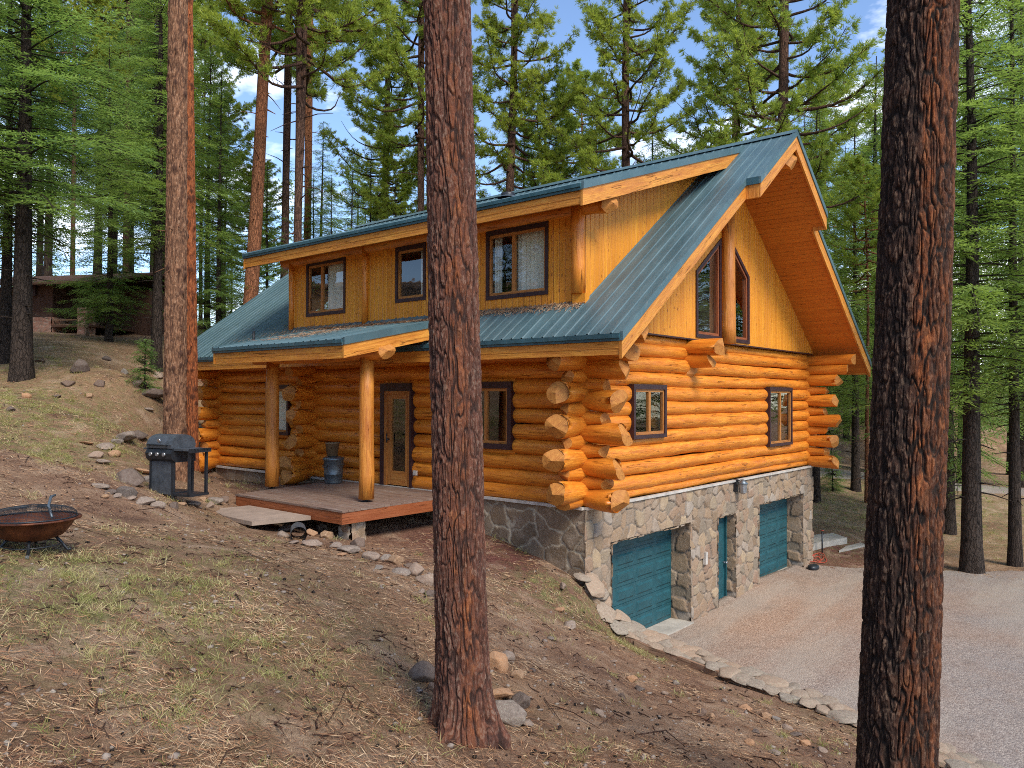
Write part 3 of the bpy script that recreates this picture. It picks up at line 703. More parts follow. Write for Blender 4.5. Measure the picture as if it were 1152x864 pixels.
garage(.86, 3.90, DR+.05, -.74, .42); garage(7.60, 10.63, DR+.05, -.74, .42)
mb = MB(); mb.box(5.27, 6.19, .22, .27, DR+.08, -.79, 'garage_paint'); mb.box(5.27, 5.33, .17, .22, DR+.05, -.79, 'garage_paint'); mb.box(6.13, 6.19, .17, .22, DR+.05, -.79, 'garage_paint'); mb.box(5.33, 6.13, .17, .22, -.85, -.79, 'garage_paint')
for a0, a1, b0, b1 in ((5.42, 5.69, -2.62, -1.95), (5.77, 6.04, -2.62, -1.95), (5.42, 5.69, -1.80, -1.0), (5.77, 6.04, -1.80, -1.0)): mb.box(a0, a1, .205, .22, b0, b1, 'garage_paint')
sd = mb.build('side_door', house)
mb = MB(); mb.tube([(6.06, .22, -1.95), (6.06, .15, -1.95)], .02, 'steel', 10); mb.tube([(6.06, .15, -1.95), (6.06, .10, -1.95)], .034, 'steel', 12); mb.build('door_knob', sd)
mb = MB(); mb.box(5.25, 6.21, -.16, .22, DR-.2, DR+.05, 'concrete'); mb.build('threshold', house)
mb = MB(); mb.box(4.52, 4.62, -.10, -.03, -1.72, -1.45, 'white_strip'); mb.build('keypad', house)
# inner backs so the openings are closed
# ---- windows
def window(P, a0, a1, z0, z1, split, name='window', fr=.095, sash='sash_wood', curtain=None, proud=.02, dep=.14, fm='dark_frame'):
    """P(a, d, z): d outward from the wall's outer face"""
    mb = MB()
    def bx(m_, a, b, d0, d1, c, d, mat): m_.hexa([P(a, d0, c), P(b, d0, c), P(b, d1, c), P(a, d1, c), P(a, d0, d), P(b, d0, d), P(b, d1, d), P(a, d1, d)], mat)
    bx(mb, a0, a1, -dep, proud, z1-fr, z1, fm); bx(mb, a0, a1, -dep, proud, z0, z0+fr*.8, fm)
    bx(mb, a0, a0+fr*.75, -dep, proud-.003, z0+fr*.8, z1-fr, fm); bx(mb, a1-fr*.75, a1, -dep, proud-.003, z0+fr*.8, z1-fr, fm)
    w = mb.build(name, house)
    i0, i1, j0, j1 = a0+fr*.75, a1-fr*.75, z0+fr*.8, z1-fr; sm = .055
    cuts = [i0]+[i0+(i1-i0)*s_ for s_ in split]+[i1]
    m2 = MB()
    bx(m2, i0, i1, -.07, -.015, j1-sm, j1, sash); bx(m2, i0, i1, -.07, -.015, j0, j0+sm, sash)
    for c_ in cuts: bx(m2, max(i0, c_-sm*.75), min(i1, c_+sm*.75), -.072, -.012, j0+sm, j1-sm, sash)
    m2.build('sash', w)
    for p, q in zip(cuts[:-1], cuts[1:]):
        m3 = MB(); m3.poly([P(p, -.045, j0), P(q, -.045, j0), P(q, -.045, j1), P(p, -.045, j1)], 'window_glass'); m3.build('pane', w)
    if curtain:
        for c0, c1, zt, zb in curtain:
            m4 = MB(); n = 26; top = []; 
            for k in range(n):
                a_, b_ = i0+(i1-i0)*(c0+(c1-c0)*k/n), i0+(i1-i0)*(c0+(c1-c0)*(k+1)/n)
                da, db = -.17+.03*math.sin(k*1.9)+.02*math.sin(k*.7), -.17+.03*math.sin((k+1)*1.9)+.02*math.sin((k+1)*.7)
                m4.poly([P(a_, da, zb), P(b_, db, zb), P(b_, db, zt), P(a_, da, zt)], 'curtain')
            m4.build('curtain', w)
    return w
PGl = lambda a, d, z: (a, -.07-d, z); PFl = lambda a, d, z: (-.07-d, a, z)
window(PFl, 1.63, 2.95, .95, 2.25, [.5], fr=.13)
window(PFl, 8.92, 9.93, .97, 2.23, [], curtain=[(0, 1, 2.2, 1.0)])
window(PGl, 1.53, 2.81, 1.15, 2.21, [.5])
window(PGl, 8.17, 9.75, .69, 2.23, [.5])
PD0 = lambda a, d, z: (.03-d, a, z)
window(PD0, 6.80, 8.34, 3.90, 5.24, [.62], curtain=[(.0, .62, 5.2, 3.95)])
window(PD0, 4.09, 5.05, 4.00, 5.22, [], curtain=[(.0, .33, 5.2, 4.05)])
window(PD0, .83, 2.37, 3.85, 5.21, [.56], curtain=[(.0, .60, 5.2, 3.9), (.86, 1., 5.2, 3.9)])
# porch door
P = PFl; mb = MB()
def bxP(m_, P, a, b, d0, d1, c, d, mat): m_.hexa([P(a, d0, c), P(b, d0, c), P(b, d1, c), P(a, d1, c), P(a, d0, d), P(b, d0, d), P(b, d1, d), P(a, d1, d)], mat)
bxP(mb, P, 4.43, 5.41, -.16, .02, 2.07, 2.24, 'dark_frame'); bxP(mb, P, 5.29, 5.41, -.16, .015, .02, 2.07, 'dark_frame'); bxP(mb, P, 4.40, 4.46, -.16, .015, .02, 2.07, 'dark_frame')
bxP(mb, P, 5.20, 5.29, -.1, .0, .02, 2.07, 'sash_wood'); bxP(mb, P, 4.46, 4.52, -.1, .0, .02, 2.07, 'sash_wood'); bxP(mb, P, 4.52, 5.20, -.1, .0, 2.0, 2.07, 'sash_wood')
dr_ = mb.build('door_frame', house)
mb = MB(); bxP(mb, P, 5.07, 5.20, -.08, -.02, .04, 2.0, 'sash_wood'); bxP(mb, P, 4.52, 4.62, -.08, -.02, .04, 2.0, 'sash_wood'); bxP(mb, P, 4.62, 5.07, -.08, -.02, 1.90, 2.0, 'sash_wood'); bxP(mb, P, 4.62, 5.07, -.08, -.02, .04, .34, 'sash_wood')
door = mb.build('door', house)
mb = MB(); mb.poly([P(4.62, -.05, .34), P(5.07, -.05, .34), P(5.07, -.05, 1.9), P(4.62, -.05, 1.9)], 'window_glass'); mb.build('pane', door)
mb = MB(); mb.tube([P(5.13, .0, 1.02), P(5.13, .06, 1.02)], .02, 'black_metal'); mb.tube([P(5.13, .06, .95), P(5.13, .06, 1.15)], .012, 'black_metal'); mb.build('handle', door)
mb = MB(); bxP(mb, P, 4.18, 4.28, .03, .07, .3, .4, 'white_strip'); mb.build('outlet_cover', house)

# ---- board siding
def siding(name, P, a0, a1, zb, zt, opens, bw=.14, mat='board_wood', edges=()):
    """opens = (a0,a1,fz0,fz1)"""
    n = int(math.ceil((a1-a0)/bw)); cuts = sorted(set([round(a0+k*bw, 4) for k in range(n)]+[a1]+[e for o in opens for e in o[:2]]+list(edges))); mb = MB()
    for x0, x1 in zip(cuts[:-1], cuts[1:]):
        if x1-x0 < .004: continue
        idx = int((x0+x1)/2/bw*1.0); mid = (x0+x1)/2; spans = [(zb, zt)]
        for o in opens:
            if o[0]-1e-4 <= mid <= o[1]+1e-4:
                spans = [(zb, o[2]), (o[3], zt)]
        g = min(.012, (x1-x0)*.3)
        for lo, hi in spans:
            if hi(mid)-lo(mid) < .02: continue
            xs = [(x0, -.014), (x0+g, 0), (x1-g, 0), (x1, -.014)]
            for (p, dp), (q, dq) in zip(xs[:-1], xs[1:]):
                pts = [P(p, dp, lo(p)), P(q, dq, lo(q)), P(q, dq, hi(q)), P(p, dp, hi(p))]
                vv = lambda s_: idx+.5+(s_-mid)/bw*.9
                mb.poly(pts, mat, [(lo(p)+idx*.77, vv(p)), (lo(q)+idx*.77, vv(q)), (hi(q)+idx*.77, vv(q)), (hi(p)+idx*.77, vv(p))])
    return mb.build(name, house)
C = lambda v: (lambda a: v)
SOF = .34
PGs = lambda a, d, z: (a, -.02-d, z)
gzt = lambda x: zr(x)-SOF+.02
wt = lambda x: zr(x)-1.98
siding('gable_siding', PGs, 0.0, 11.50, C(3.22), gzt, [(4.20, 5.45, C(3.27), wt), (5.85, 7.02, C(3.27), wt)], edges=(RX,))
mb = MB(); mb.box(.3, 11.3, -.09, -.02, 3.195, 3.222, 'dark_frame'); mb.build('sill_flashing', house)
def trap(x0, x1):
    mb = MB(); fw = .10; zb = 3.27; P = PGs
    def ring(i0, i1, m_, ex, d0, d1, mat):
        o = lambda q: [(x0+q, zb+q), (x1-q, zb+q), (x1-q, wt(x1-q)-q*1.2), (x0+q, wt(x0+q)-q*1.2)]
        A_, B_ = o(i0), o(i1)
        for k in range(4):
            a, b, c, d = A_[k], A_[(k+1) % 4], B_[(k+1) % 4], B_[k]
            m_.hexa([P(a[0], d0, a[1]), P(b[0], d0, b[1]), P(c[0], d0, c[1]), P(d[0], d0, d[1]), P(a[0], d1, a[1]), P(b[0], d1, b[1]), P(c[0], d1, c[1]), P(d[0], d1, d[1])], mat)
    ring(0, .085, mb, 0, -.12, .025, 'dark_frame'); w = mb.build('gable_window', house)
    m2 = MB(); ring(.0855, .145, m2, 0, -.10, -.005, 'rim_wood'); m2.build('sash', w)
    m3 = MB(); q = .13; m3.poly([P(x0+q, -.05, zb+q), P(x1-q, -.05, zb+q), P(x1-q, -.05, wt(x1-q)-q*1.2), P(x0+q, -.05, wt(x0+q)-q*1.2)], 'window_glass'); m3.build('pane', w)
trap(4.20, 5.45); trap(5.85, 7.02)
mb = MB(); mb.tube([(5.65, -.10, 3.20), (5.65, -.10, 3.6), (5.64, -.11, 4.6), (5.65, -.10, 6.2)], [.19, .18, .165, .16], 'beam_wood', 18); mb.build('gable_post', house)
# ---- main roof
def ribsheet(mb, y0, y1, x0, x1, zf, mat='roof_metal', pitch=.229, off=0., rh=.013):
    """ribs run up the slope (X); zf(x) top surface"""
    k0 = int(math.floor((y0-off)/pitch))-1; ys = []
    for k in range(k0, int((y1-off)/pitch)+2):
        c = off+k*pitch
        for dy_, h in ((-.026, 0), (-.012, rh), (.012, rh), (.026, 0)):
            ys.append((c+dy_, h))
    ys = [q for q in ys if y0 < q[0] < y1]; ys = [(y0, 0)]+ys+[(y1, 0)]
    n = max(2, int(abs(x1-x0)/.6)+1); base = len(mb.v); xs = [x0+(x1-x0)*i/(n-1) for i in range(n)]
    for x in xs:
        for y, h in ys: mb.v.append((x, y, zf(x)+h*1.2+.004*math.sin(y*3.1+x*1.3)))
    m = len(ys)
    for i in range(n-1):
        for j in range(m-1):
            a = base+i*m+j; f = (a, a+m, a+m+1, a+1)
            mb.face(f if x1 > x0 else f[::-1], mat, [(0, 0)]*4)
Yl, Yu, Ye, XE = -1.37, -1.68, 13.55, -.92
XRE = 2*RX-XE
SX = 3.77                               # where the rake steps out
mb = MB()
ribsheet(mb, Yl, 0.02, XE, RX, zr); ribsheet(mb, Yu, Yl, SX, RX, zr); ribsheet(mb, 0.02, 9.08, XE, .12, zr); ribsheet(mb, 9.08, Ye, XE, RX, zr); ribsheet(mb, 0.02, 9.08, 5.3, RX, zr)
ribsheet(mb, Yl, Ye, XRE, RX, zr); ribsheet(mb, Yu, Yl, 2*RX-SX, RX, zr)
# ridge cap
for s_ in (-1, 1):
    mb.poly([(RX, Yu-.02, RZ+.045), (RX, Ye, RZ+.045), (RX+s_*.16, Ye, RZ+.045-.117), (RX+s_*.16, Yu-.02, RZ+.045-.117)], 'roof_metal')
roof = mb.build('roof', house)
# sheathing + soffit boards (underside)
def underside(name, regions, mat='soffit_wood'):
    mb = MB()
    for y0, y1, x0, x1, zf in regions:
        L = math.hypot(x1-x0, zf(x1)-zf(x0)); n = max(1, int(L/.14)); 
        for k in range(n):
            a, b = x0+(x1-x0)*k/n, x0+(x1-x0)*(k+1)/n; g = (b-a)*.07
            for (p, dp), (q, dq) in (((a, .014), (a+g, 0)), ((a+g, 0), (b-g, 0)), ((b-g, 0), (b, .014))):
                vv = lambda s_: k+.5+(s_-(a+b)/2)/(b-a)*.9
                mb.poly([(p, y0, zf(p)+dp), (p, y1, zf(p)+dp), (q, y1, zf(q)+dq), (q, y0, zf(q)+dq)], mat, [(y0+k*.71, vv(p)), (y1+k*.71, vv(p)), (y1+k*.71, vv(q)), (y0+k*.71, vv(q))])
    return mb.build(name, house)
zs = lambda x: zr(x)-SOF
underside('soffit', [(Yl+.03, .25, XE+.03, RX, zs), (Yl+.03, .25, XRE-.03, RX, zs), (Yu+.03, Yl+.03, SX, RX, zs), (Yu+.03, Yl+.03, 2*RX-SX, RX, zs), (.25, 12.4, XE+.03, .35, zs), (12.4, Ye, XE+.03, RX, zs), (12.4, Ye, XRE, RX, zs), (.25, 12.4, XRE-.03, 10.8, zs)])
def rake(mb, x0, x1, y, zf, top, bot, th, mat, sgn=1):
    """board along a rake: between zf-top and zf-bot, from y to y+th"""
    mb.hexa([(x0, y, zf(x0)-bot), (x1, y, zf(x1)-bot), (x1, y+th, zf(x1)-bot), (x0, y+th, zf(x0)-bot), (x0, y, zf(x0)-top), (x1, y, zf(x1)-top), (x1, y+th, zf(x1)-top), (x0, y+th, zf(x0)-top)], mat)
mb = MB(); T = MB()
for s_ in (-1, 1):
    fx = lambda x: x if s_ < 0 else 2*RX-x
    rake(mb, fx(XE+.0), fx(SX), Yl+.02, zr, .10, .40, .045, 'fascia_wood'); rake(mb, fx(SX), fx(RX), Yu+.02, zr, .10, .40, .045, 'fascia_wood')
    rake(T, fx(XE-.01), fx(SX), Yl-.005, zr, -.035, .105, .05, 'roof_metal'); rake(T, fx(SX-.03), fx(RX), Yu-.005, zr, -.035, .105, .05, 'roof_metal')
    a, b = sorted((fx(SX), fx(SX+.045)))
    mb.box(a, b, Yu+.0655, Yl+.02, zr(SX)-.40, zr(SX)-.115, 'fascia_wood')
    a, b = sorted((fx(SX-.03), fx(SX+.02)))
    T.box(a, b, Yu+.046, Yl-.006, zr(SX)-.13, zr(SX)+.015, 'trim_metal')
    rake(mb, fx(XE), fx(RX), Ye-.05, zr, .10, .40, .045, 'fascia_wood'); rake(T, fx(XE), fx(RX), Ye-.02, zr, -.035, .105, .05, 'roof_metal')
z0 = zr(XE)
mb.box(XE+.02, XE+.065, Yl+.0655, Ye-.051, z0-.335, z0-.12, 'fascia_wood'); mb.box(XRE-.065, XRE-.02, Yl+.0655, Ye-.051, z0-.335, z0-.12, 'fascia_wood')
mb.box(XE+.012, XE+.0195, Yl+.0655, Ye-.051, z0-.235, z0-.125, 'fascia_wood')
T.box(XE-.05, XE+.018, Yl+.0455, Ye-.03, z0-.075, z0-.004, 'trim_metal'); T.box(XE-.025, XE+.0175, Yl+.0455, Ye-.03, z0-.12, z0-.0755, 'trim_metal')
T.box(XRE-.018, XRE+.05, Yl+.0455, Ye-.03, z0-.12, z0-.004, 'trim_metal')
mb.build('fascia', house); T.build('roof_trim', house)
# ---- dormer
DS = .34; DXE = -.89; DZE = 5.47; zd = lambda x: DZE+DS*(x-DXE); DY0, DY1 = -.60, 9.70
mb = MB(); ribsheet(mb, DY0, DY1, DXE, 5.50, zd, off=.05); mb.build('dormer_roof', house)
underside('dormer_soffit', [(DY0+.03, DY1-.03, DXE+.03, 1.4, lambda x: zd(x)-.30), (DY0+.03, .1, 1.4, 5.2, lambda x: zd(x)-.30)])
mb = MB(); T = MB()
rake(mb, DXE, 5.30, DY0+.02, zd, .09, .37, .045, 'fascia_wood'); rake(mb, DXE, 5.3, DY1-.06, zd, .09, .37, .045, 'fascia_wood')
rake(T, DXE-.01, 5.42, DY0-.005, zd, -.035, .095, .05, 'roof_metal'); rake(T, DXE-.01, 5.42, DY1-.03, zd, -.035, .095, .05, 'roof_metal')
mb.box(DXE+.02, DXE+.065, DY0+.0655, DY1-.061, DZE-.33, DZE-.11, 'fascia_wood'); mb.box(DXE+.012, DXE+.0195, DY0+.0655, DY1-.061, DZE-.22, DZE-.115, 'fascia_wood')
T.box(DXE-.05, DXE+.018, DY0+.0455, DY1-.035, DZE-.065, DZE-.004, 'trim_metal'); T.box(DXE-.025, DXE+.0175, DY0+.0455, DY1-.035, DZE-.11, DZE-.0655, 'trim_metal')
mb.build('dormer_fascia', house); T.build('dormer_trim', house)
dz = lambda a: zd(.03)-.30+.02
siding('dormer_siding', PD0, .02, 9.04, C(3.45), dz, [(.86, 2.34, C(3.88), C(5.18)), (4.12, 5.02, C(4.03), C(5.19)), (6.83, 8.31, C(3.93), C(5.21))])
PS = lambda a, d, z: (a, -.0-d, z)
siding('dormer_side_siding', PS, .04, 5.3, lambda a: zr(a)-.05, lambda a: max(zd(a)-.28, zr(a)-.05), [])
siding('dormer_side_siding', lambda a, d, z: (a, 9.04+d, z), .04, 5.3, lambda a: zr(a)-.05, lambda a: max(zd(a)-.28, zr(a)-.05), [])
# dormer posts, purlin
for y in (.14, 6.05, 8.92):
    mb = MB(); rr = .13 if y < 1 else .075
    mb.tube([(.0, y, 3.80 if y < 1 else 3.6), (.0, y, 4.3), (-.01, y, 5.0), (0, y, 5.50)], [rr, rr*.95, rr, rr*1.02], 'log_wood', 16); mb.build('dormer_post', house)
mb = MB(); mb.box(-.04, .10, -.035, .24, 3.50, 3.80, 'board_wood'); mb.build('corner_block', house)
wall_log('Y', .06, 5.33, -.56, 9.45, .13, 61, (), (.4, .2), (.16, .13), 'dormer_purlin')
# ---- porch roof
PS_ = .21; PXE, PZE = -2.92, 2.95; zp = lambda x: PZE+PS_*(x-PXE); PY0, PY1 = 3.0, 7.42
mb = MB(); ribsheet(mb, PY0, PY1, PXE, .0, zp, off=.1); mb.build('porch_roof', house)
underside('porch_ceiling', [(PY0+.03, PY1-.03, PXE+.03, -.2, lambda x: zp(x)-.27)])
mb = MB(); T = MB()
rake(mb, PXE, .0, PY0+.02, zp, .09, .33, .045, 'fascia_wood'); rake(mb, PXE, 0, PY1-.06, zp, .09, .33, .045, 'fascia_wood')
rake(T, PXE-.01, .0, PY0-.005, zp, -.035, .095, .05, 'roof_metal'); rake(T, PXE-.01, 0, PY1-.03, zp, -.035, .095, .05, 'roof_metal')
mb.box(PXE+.02, PXE+.065, PY0+.0655, PY1-.061, PZE-.33, PZE-.11, 'fascia_wood'); mb.box(PXE+.012, PXE+.0195, PY0+.0655, PY1-.061, PZE-.22, PZE-.115, 'fascia_wood')
T.box(PXE-.05, PXE+.018, PY0+.0455, PY1-.035, PZE-.065, PZE-.004, 'trim_metal'); T.box(PXE-.025, PXE+.0175, PY0+.0455, PY1-.035, PZE-.11, PZE-.0655, 'trim_metal')
mb.build('porch_fascia', house); T.build('porch_trim', house)
wall_log('Y', -2.0, 2.79, 2.93, 7.35, .165, 63, (), (.2, .2), (.165, .165), 'porch_beam')
for y, rb in ((3.52, .145), (6.62, .148)):
    mb = MB(); mb.tube([(-2.0, y, .05), (-1.99, y, .5), (-2.0, y+.01, 1.2), (-2.01, y, 2.0), (-2.0, y, 2.70)], [rb*1.0, rb*.97, rb*.93, rb*.95, rb*.9], 'beam_wood', 20); pp = mb.build('porch_post', house)
    m2 = MB(); m2.tube([(-2.0, y, 0.0), (-2.0, y, .06)], .03, 'black_metal'); m2.box(-2.07, -1.93, y-.07, y+.07, .0, .012, 'black_metal'); m2.build('post_base', pp)
# ---- deck
DC = [(-3.03, 2.90), (-.02, 2.95), (-.02, 6.95), (-3.02, 6.33)]
def inter(a, b, t): return (a[0]+(b[0]-a[0])*t, a[1]+(b[1]-a[1])*t)
mb = MB(); n = 22
for k in range(n):                     # boards run parallel to the wall (along Y)
    t0, t1 = k/n+.0012, (k+1)/n-.0012
    a, b, c_, d = inter(DC[0], DC[1], t0), inter(DC[0], DC[1], t1), inter(DC[3], DC[2], t1), inter(DC[3], DC[2], t0)
    mb.hexa([(a[0], a[1], -.035), (b[0], b[1], -.035), (c_[0], c_[1], -.035), (d[0], d[1], -.035), (a[0], a[1], 0), (b[0], b[1], 0), (c_[0], c_[1], 0), (d[0], d[1], 0)], 'deck_wood')
deck = mb.build('porch_deck', house)
mb = MB(); o = .02
mb.box(-3.01, -2.97, 2.96, 6.30, -.24, -.0355, 'rim_wood'); mb.box(-3.01, -.05, 2.92, 2.96, -.24, -.0355, 'rim_wood')
mb.hexa([(-3.0, 6.29, -.24), (-.05, 6.90, -.24), (-.05, 6.94, -.24), (-3.0, 6.33, -.24), (-3.0, 6.29, -.0355), (-.05, 6.90, -.0355), (-.05, 6.94, -.0355), (-3.0, 6.33, -.0355)], 'rim_wood')
for k in range(6): mb.box(-2.9, -.05, 3.3+k*.5, 3.34+k*.5, -.22, -.036, 'rim_wood')
mb.build('rim_board', deck)
parts = [stone_panel('', lambda a, d, z: (a, 3.05-d, z), -2.72, -2.42, -1.2, -.25, [], .2, .2, 0, 3), stone_panel('', lambda a, d, z: (-2.72-d, a, z), 3.05, 3.35, -1.2, -.25, [], .2, .2, 0, 4),
         stone_panel('', lambda a, d, z: (-2.42+d, a, z), 3.05, 3.35, -1.2, -.25, [], .2, .2, 0, 5)]
pr = joinp('deck_pier', parts, 'veneer_stone')
# roof pipes
def pipe(x, y, zf, h, r_, nm='vent_pipe'):
    mb = MB(); z = zf(x); mb.tube([(x, y, z-.1), (x, y, z+h)], r_, 'black_metal', 14); mb.lathe([(r_*2.6, z+.0), (r_*1.6, z+.05), (r_*1.05, z+.1)], 'zinc', 18, (x, y))
    if nm == 'flue_cap': mb.lathe([(.001, z+h+.03), (r_*1.7, z+h), (r_*1.7, z+h-.05)], 'black_metal', 18, (x, y))
    mb.build(nm, house)
pipe(-.50, 7.62+2.2, zr, .32, .035); pipe(.6, 2.30, zd, .10, .085, 'flue_cap')
# wall lantern (hangs on the stone wall)
ln = empty('wall_lantern', (6.2, -.06, -.12)); tag(ln, 'small wall lantern above the narrow teal door on the stone wall', 'lantern')
mb = MB(); mb.box(-.07, .07, -.02, .06, -.16, .14, 'black_metal'); mb.tube([(0, -.02, .1), (0, -.12, .14), (0, -.16, .08)], .012, 'black_metal', 8); mb.build('bracket', ln)
mb = MB(); mb.lathe([(.001, .16), (.05, .12), (.13, .05), (.12, .04)], 'zinc', 16, (0, -.16)); mb.build('cap', ln)
mb = MB(); mb.lathe([(.10, .04), (.085, -.16), (.03, -.20), (.001, -.20)], 'steel', 12, (0, -.16), False); mb.build('lamp_shade', ln)

# needles lying on the porch and lower roof
def slivers(P, D, Nn, L, Wd):
    """kite-shaped blades; all (n,3) / (n,)"""
    side = np.cross(D, Nn); side /= np.linalg.norm(side, axis=1)[:, None]+1e-9
    L = L[:, None]; Wd = Wd[:, None]
    V = np.stack([P, P+D*L*.45+side*Wd*.5, P+D*L, P+D*L*.45-side*Wd*.5], 1).reshape(-1, 3)
    F = np.arange(len(P)*4).reshape(-1, 4)
    return V, F
def rnd_dir(n):
    a = rng.uniform(0, 2*np.pi, n); return np.stack([np.cos(a), np.sin(a), np.zeros(n)], 1)
def roof_litter(n, xf, yf, zf, s):
    x, y = xf(n), yf(n); P = np.stack([x, y, zf(x)+.012+rng.uniform(0, .03, n)], 1); D = rnd_dir(n); D[:, 2] = s*D[:, 0]+rng.normal(0, .08, n)
    D /= np.linalg.norm(D, axis=1)[:, None]; N_ = np.tile([[-s*.7, 0, 1.]], (n, 1))+rng.normal(0, .25, (n, 3))
    return slivers(P, D, N_, rng.uniform(.07, .16, n), rng.uniform(.006, .014, n))
A_ = [roof_litter(5200, lambda n: -.03-np.abs(rng.normal(0, .17, n)), lambda n: rng.uniform(2.9, 7.6, n)**1.0, zp, PS_),
      roof_litter(1500, lambda n: rng.normal(-.3, .28, n), lambda n: rng.normal(7.9, 1.1, n), zr, SL),
      roof_litter(1200, lambda n: -.02-np.abs(rng.normal(0, .08, n)), lambda n: rng.uniform(.0, 2.9, n), zr, SL),
      roof_litter(1500, lambda n: rng.uniform(-1.6, .0, n)-.6, lambda n: rng.normal(6.2, .5, n), zp, PS_)]
V = []; F = []; o = 0
for v, f in A_: V.append(v); F.append(f+o); o += len(v)
V = np.concatenate(V); F = np.concatenate(F)
tag(link('roof_litter', npmesh('roof_litter', V, F, 'needle_litter', {'tint': np.repeat(rng.uniform(.3, 1, len(F)), 4)})), 'dry tan pine needles gathered on the teal porch roof', 'pine needles', kind='stuff')

# ------------------------------------------------------------------ things on the ground
def G(px, py, d0=3., d1=90.):
    """where the sight line through a photo pixel meets the terrain"""
    ds = np.concatenate([np.arange(d0, 30, .04), np.arange(30, d1, .2)]); p = CAM[None]+ds[:, None]*(cf+(px-576)/FPX*cr-(py-432)/FPX*cu)[None]
    g = terr(p[:, 0], p[:, 1]); k = np.argmax(p[:, 2] < g)
    if p[k, 2] >= g[k]: return p[-1], ds[-1]
    return np.array([p[k, 0], p[k, 1], g[k]]), ds[k]
def ico(sub=3):
    import bmesh
    bm = bmesh.new(); bmesh.ops.create_icosphere(bm, subdivisions=sub, radius=1.); v = np.array([q.co[:] for q in bm.verts]); f = np.array([[a.index for a in q.verts] for q in bm.faces]); bm.free(); return v, f
ICO4, ICO3, ICO1 = ico(4), ico(3), ico(1)
def rock_mesh(name, mat, seed, flat_=.6, base=ICO4, npl=13):
    r_ = np.random.default_rng(seed); D, F = base; n = r_.normal(size=(npl, 3))*((1, 1, .25) if npl < 10 else (1, 1, 1)); n /= np.linalg.norm(n, axis=1)[:, None]; h = r_.uniform(.62, 1., npl)
    d = D @ n.T; rad = np.where(d > .15, h[None]/np.maximum(d, .15), 9).min(1); rad = np.minimum(rad, 1.15)
    V = D*rad[:, None]; V = V+D*(.05*fbm(V[:, 0]*2.2+seed, V[:, 1]*2.2, V[:, 2]*2.2, 4, seed))[:, None]
    V[:, 2] *= flat_; V /= np.abs(V[:, :2]).max()
    return npmesh(name, V, F, mat, None, True)
RK = {m: [rock_mesh('rock', m, 40+k+13*i, (.75, .6, .85, .45, .3)[k]) for k in range(5)] for i, m in enumerate(('rock_grey', 'rock_dark', 'rock_tan'))}
def rock(px, py, w, kind='rock_grey', var=0, hz=1., label=None, group=None, rot=None, name='rock', sx=1.):
    p, d = G(px, py); s = w*d/FPX/2*1.15
    o = link(name, RK[kind][var % 5]); o.location = (p[0], p[1], p[2]+s*.22*hz); o.scale = (s*sx, s, s*hz)
    o.rotation_euler = (random.uniform(-.25, .25), random.uniform(-.25, .25), random.uniform(0, 6.3) if rot is None else rot)
    tag(o, label, 'rock', group); return o
T1L = 'beside the big centre trunk'
rock(474, 766, 30, 'rock_dark', 0, 1.2, 'dark red-brown rock at the left foot of the centre trunk')
rock(558, 752, 24, 'rock_tan', 2, 1.5, 'upright tan rock touching the right side of the centre trunk', rot=.3)
rock(568, 744, 24, 'rock_grey', 1, 1., 'pale grey rock just behind the centre trunk on its right')
rock(581, 762, 16, 'rock_tan', 2, 1.0, 'small yellowish rock right of the centre trunk, apart from the others')
rock(563, 786, 30, 'rock_tan', 4, 1.4, 'orange-tan slab leaning by the right foot of the centre trunk')
rock(586, 795, 38, 'rock_dark', 3, 1.2, 'dark long slab lying right of the centre trunk behind the biggest grey rock', rot=-.9, sx=.5)
rock(572, 813, 42, 'rock_grey', 0, 1.1, 'biggest grey rock at the right foot of the centre trunk')
rock(591, 816, 20, 'rock_grey', 4, 1., 'low pale flat rock at the right of the biggest grey rock by the centre trunk')
rock(486, 775, 14, 'rock_dark', 2, 1., 'small dark rock wedged at the left root of the centre trunk')
g = 'stones edging the ditch from the deck to the centre trunk'; lb = 'stone in the loose row running from the deck pier down to the centre trunk'
for i, (x, y, w, k, v) in enumerate([(378, 616, 13, 'rock_grey', 1), (392, 621, 24, 'rock_grey', 3), (384, 625, 12, 'rock_tan', 4), (404, 614, 20, 'rock_dark', 2), (418, 630, 20, 'rock_grey', 0), (434, 630, 13, 'rock_grey', 1),
        (446, 634, 20, 'rock_tan', 0), (451, 646, 20, 'rock_grey', 4), (467, 646, 22, 'rock_grey', 2), (481, 657, 26, 'rock_grey', 0), (485, 670, 16, 'rock_dark', 1), (426, 640, 10, 'rock_grey', 3), (460, 638, 11, 'rock_dark', 3), (474, 668, 10, 'rock_grey', 2)]):
    rock(x, y, w, k, v, 1., lb, g)
g = 'stones packed round the culvert beside the deck step'; lb = 'stone packed round the pipe mouth below the concrete step'
for x, y, w, k, v in [(322, 597, 20, 'rock_dark', 3), (352, 603, 15, 'rock_tan', 0), (366, 605, 16, 'rock_tan', 2), (350, 614, 24, 'rock_grey', 4), (318, 604, 14, 'rock_grey', 1), (362, 596, 13, 'rock_dark', 0), (330, 612, 12, 'rock_grey', 3)]:
    rock(x, y, w, k, v, 1., lb, g)
rock(113, 549, 17, 'rock_grey', 3, 1., 'pale flat rock leftmost in the ring of stones by the grill')
rock(146, 544, 36, 'rock_dark', 0, .8, 'large blue-grey rock left of the grill', sx=.8)
rock(141, 557, 22, 'rock_dark', 2, 1., 'reddish-grey rock in front of the large blue-grey rock by the grill')
g = 'small stones round the grill pad'; lb = 'small stone in the ring round the grill pad'
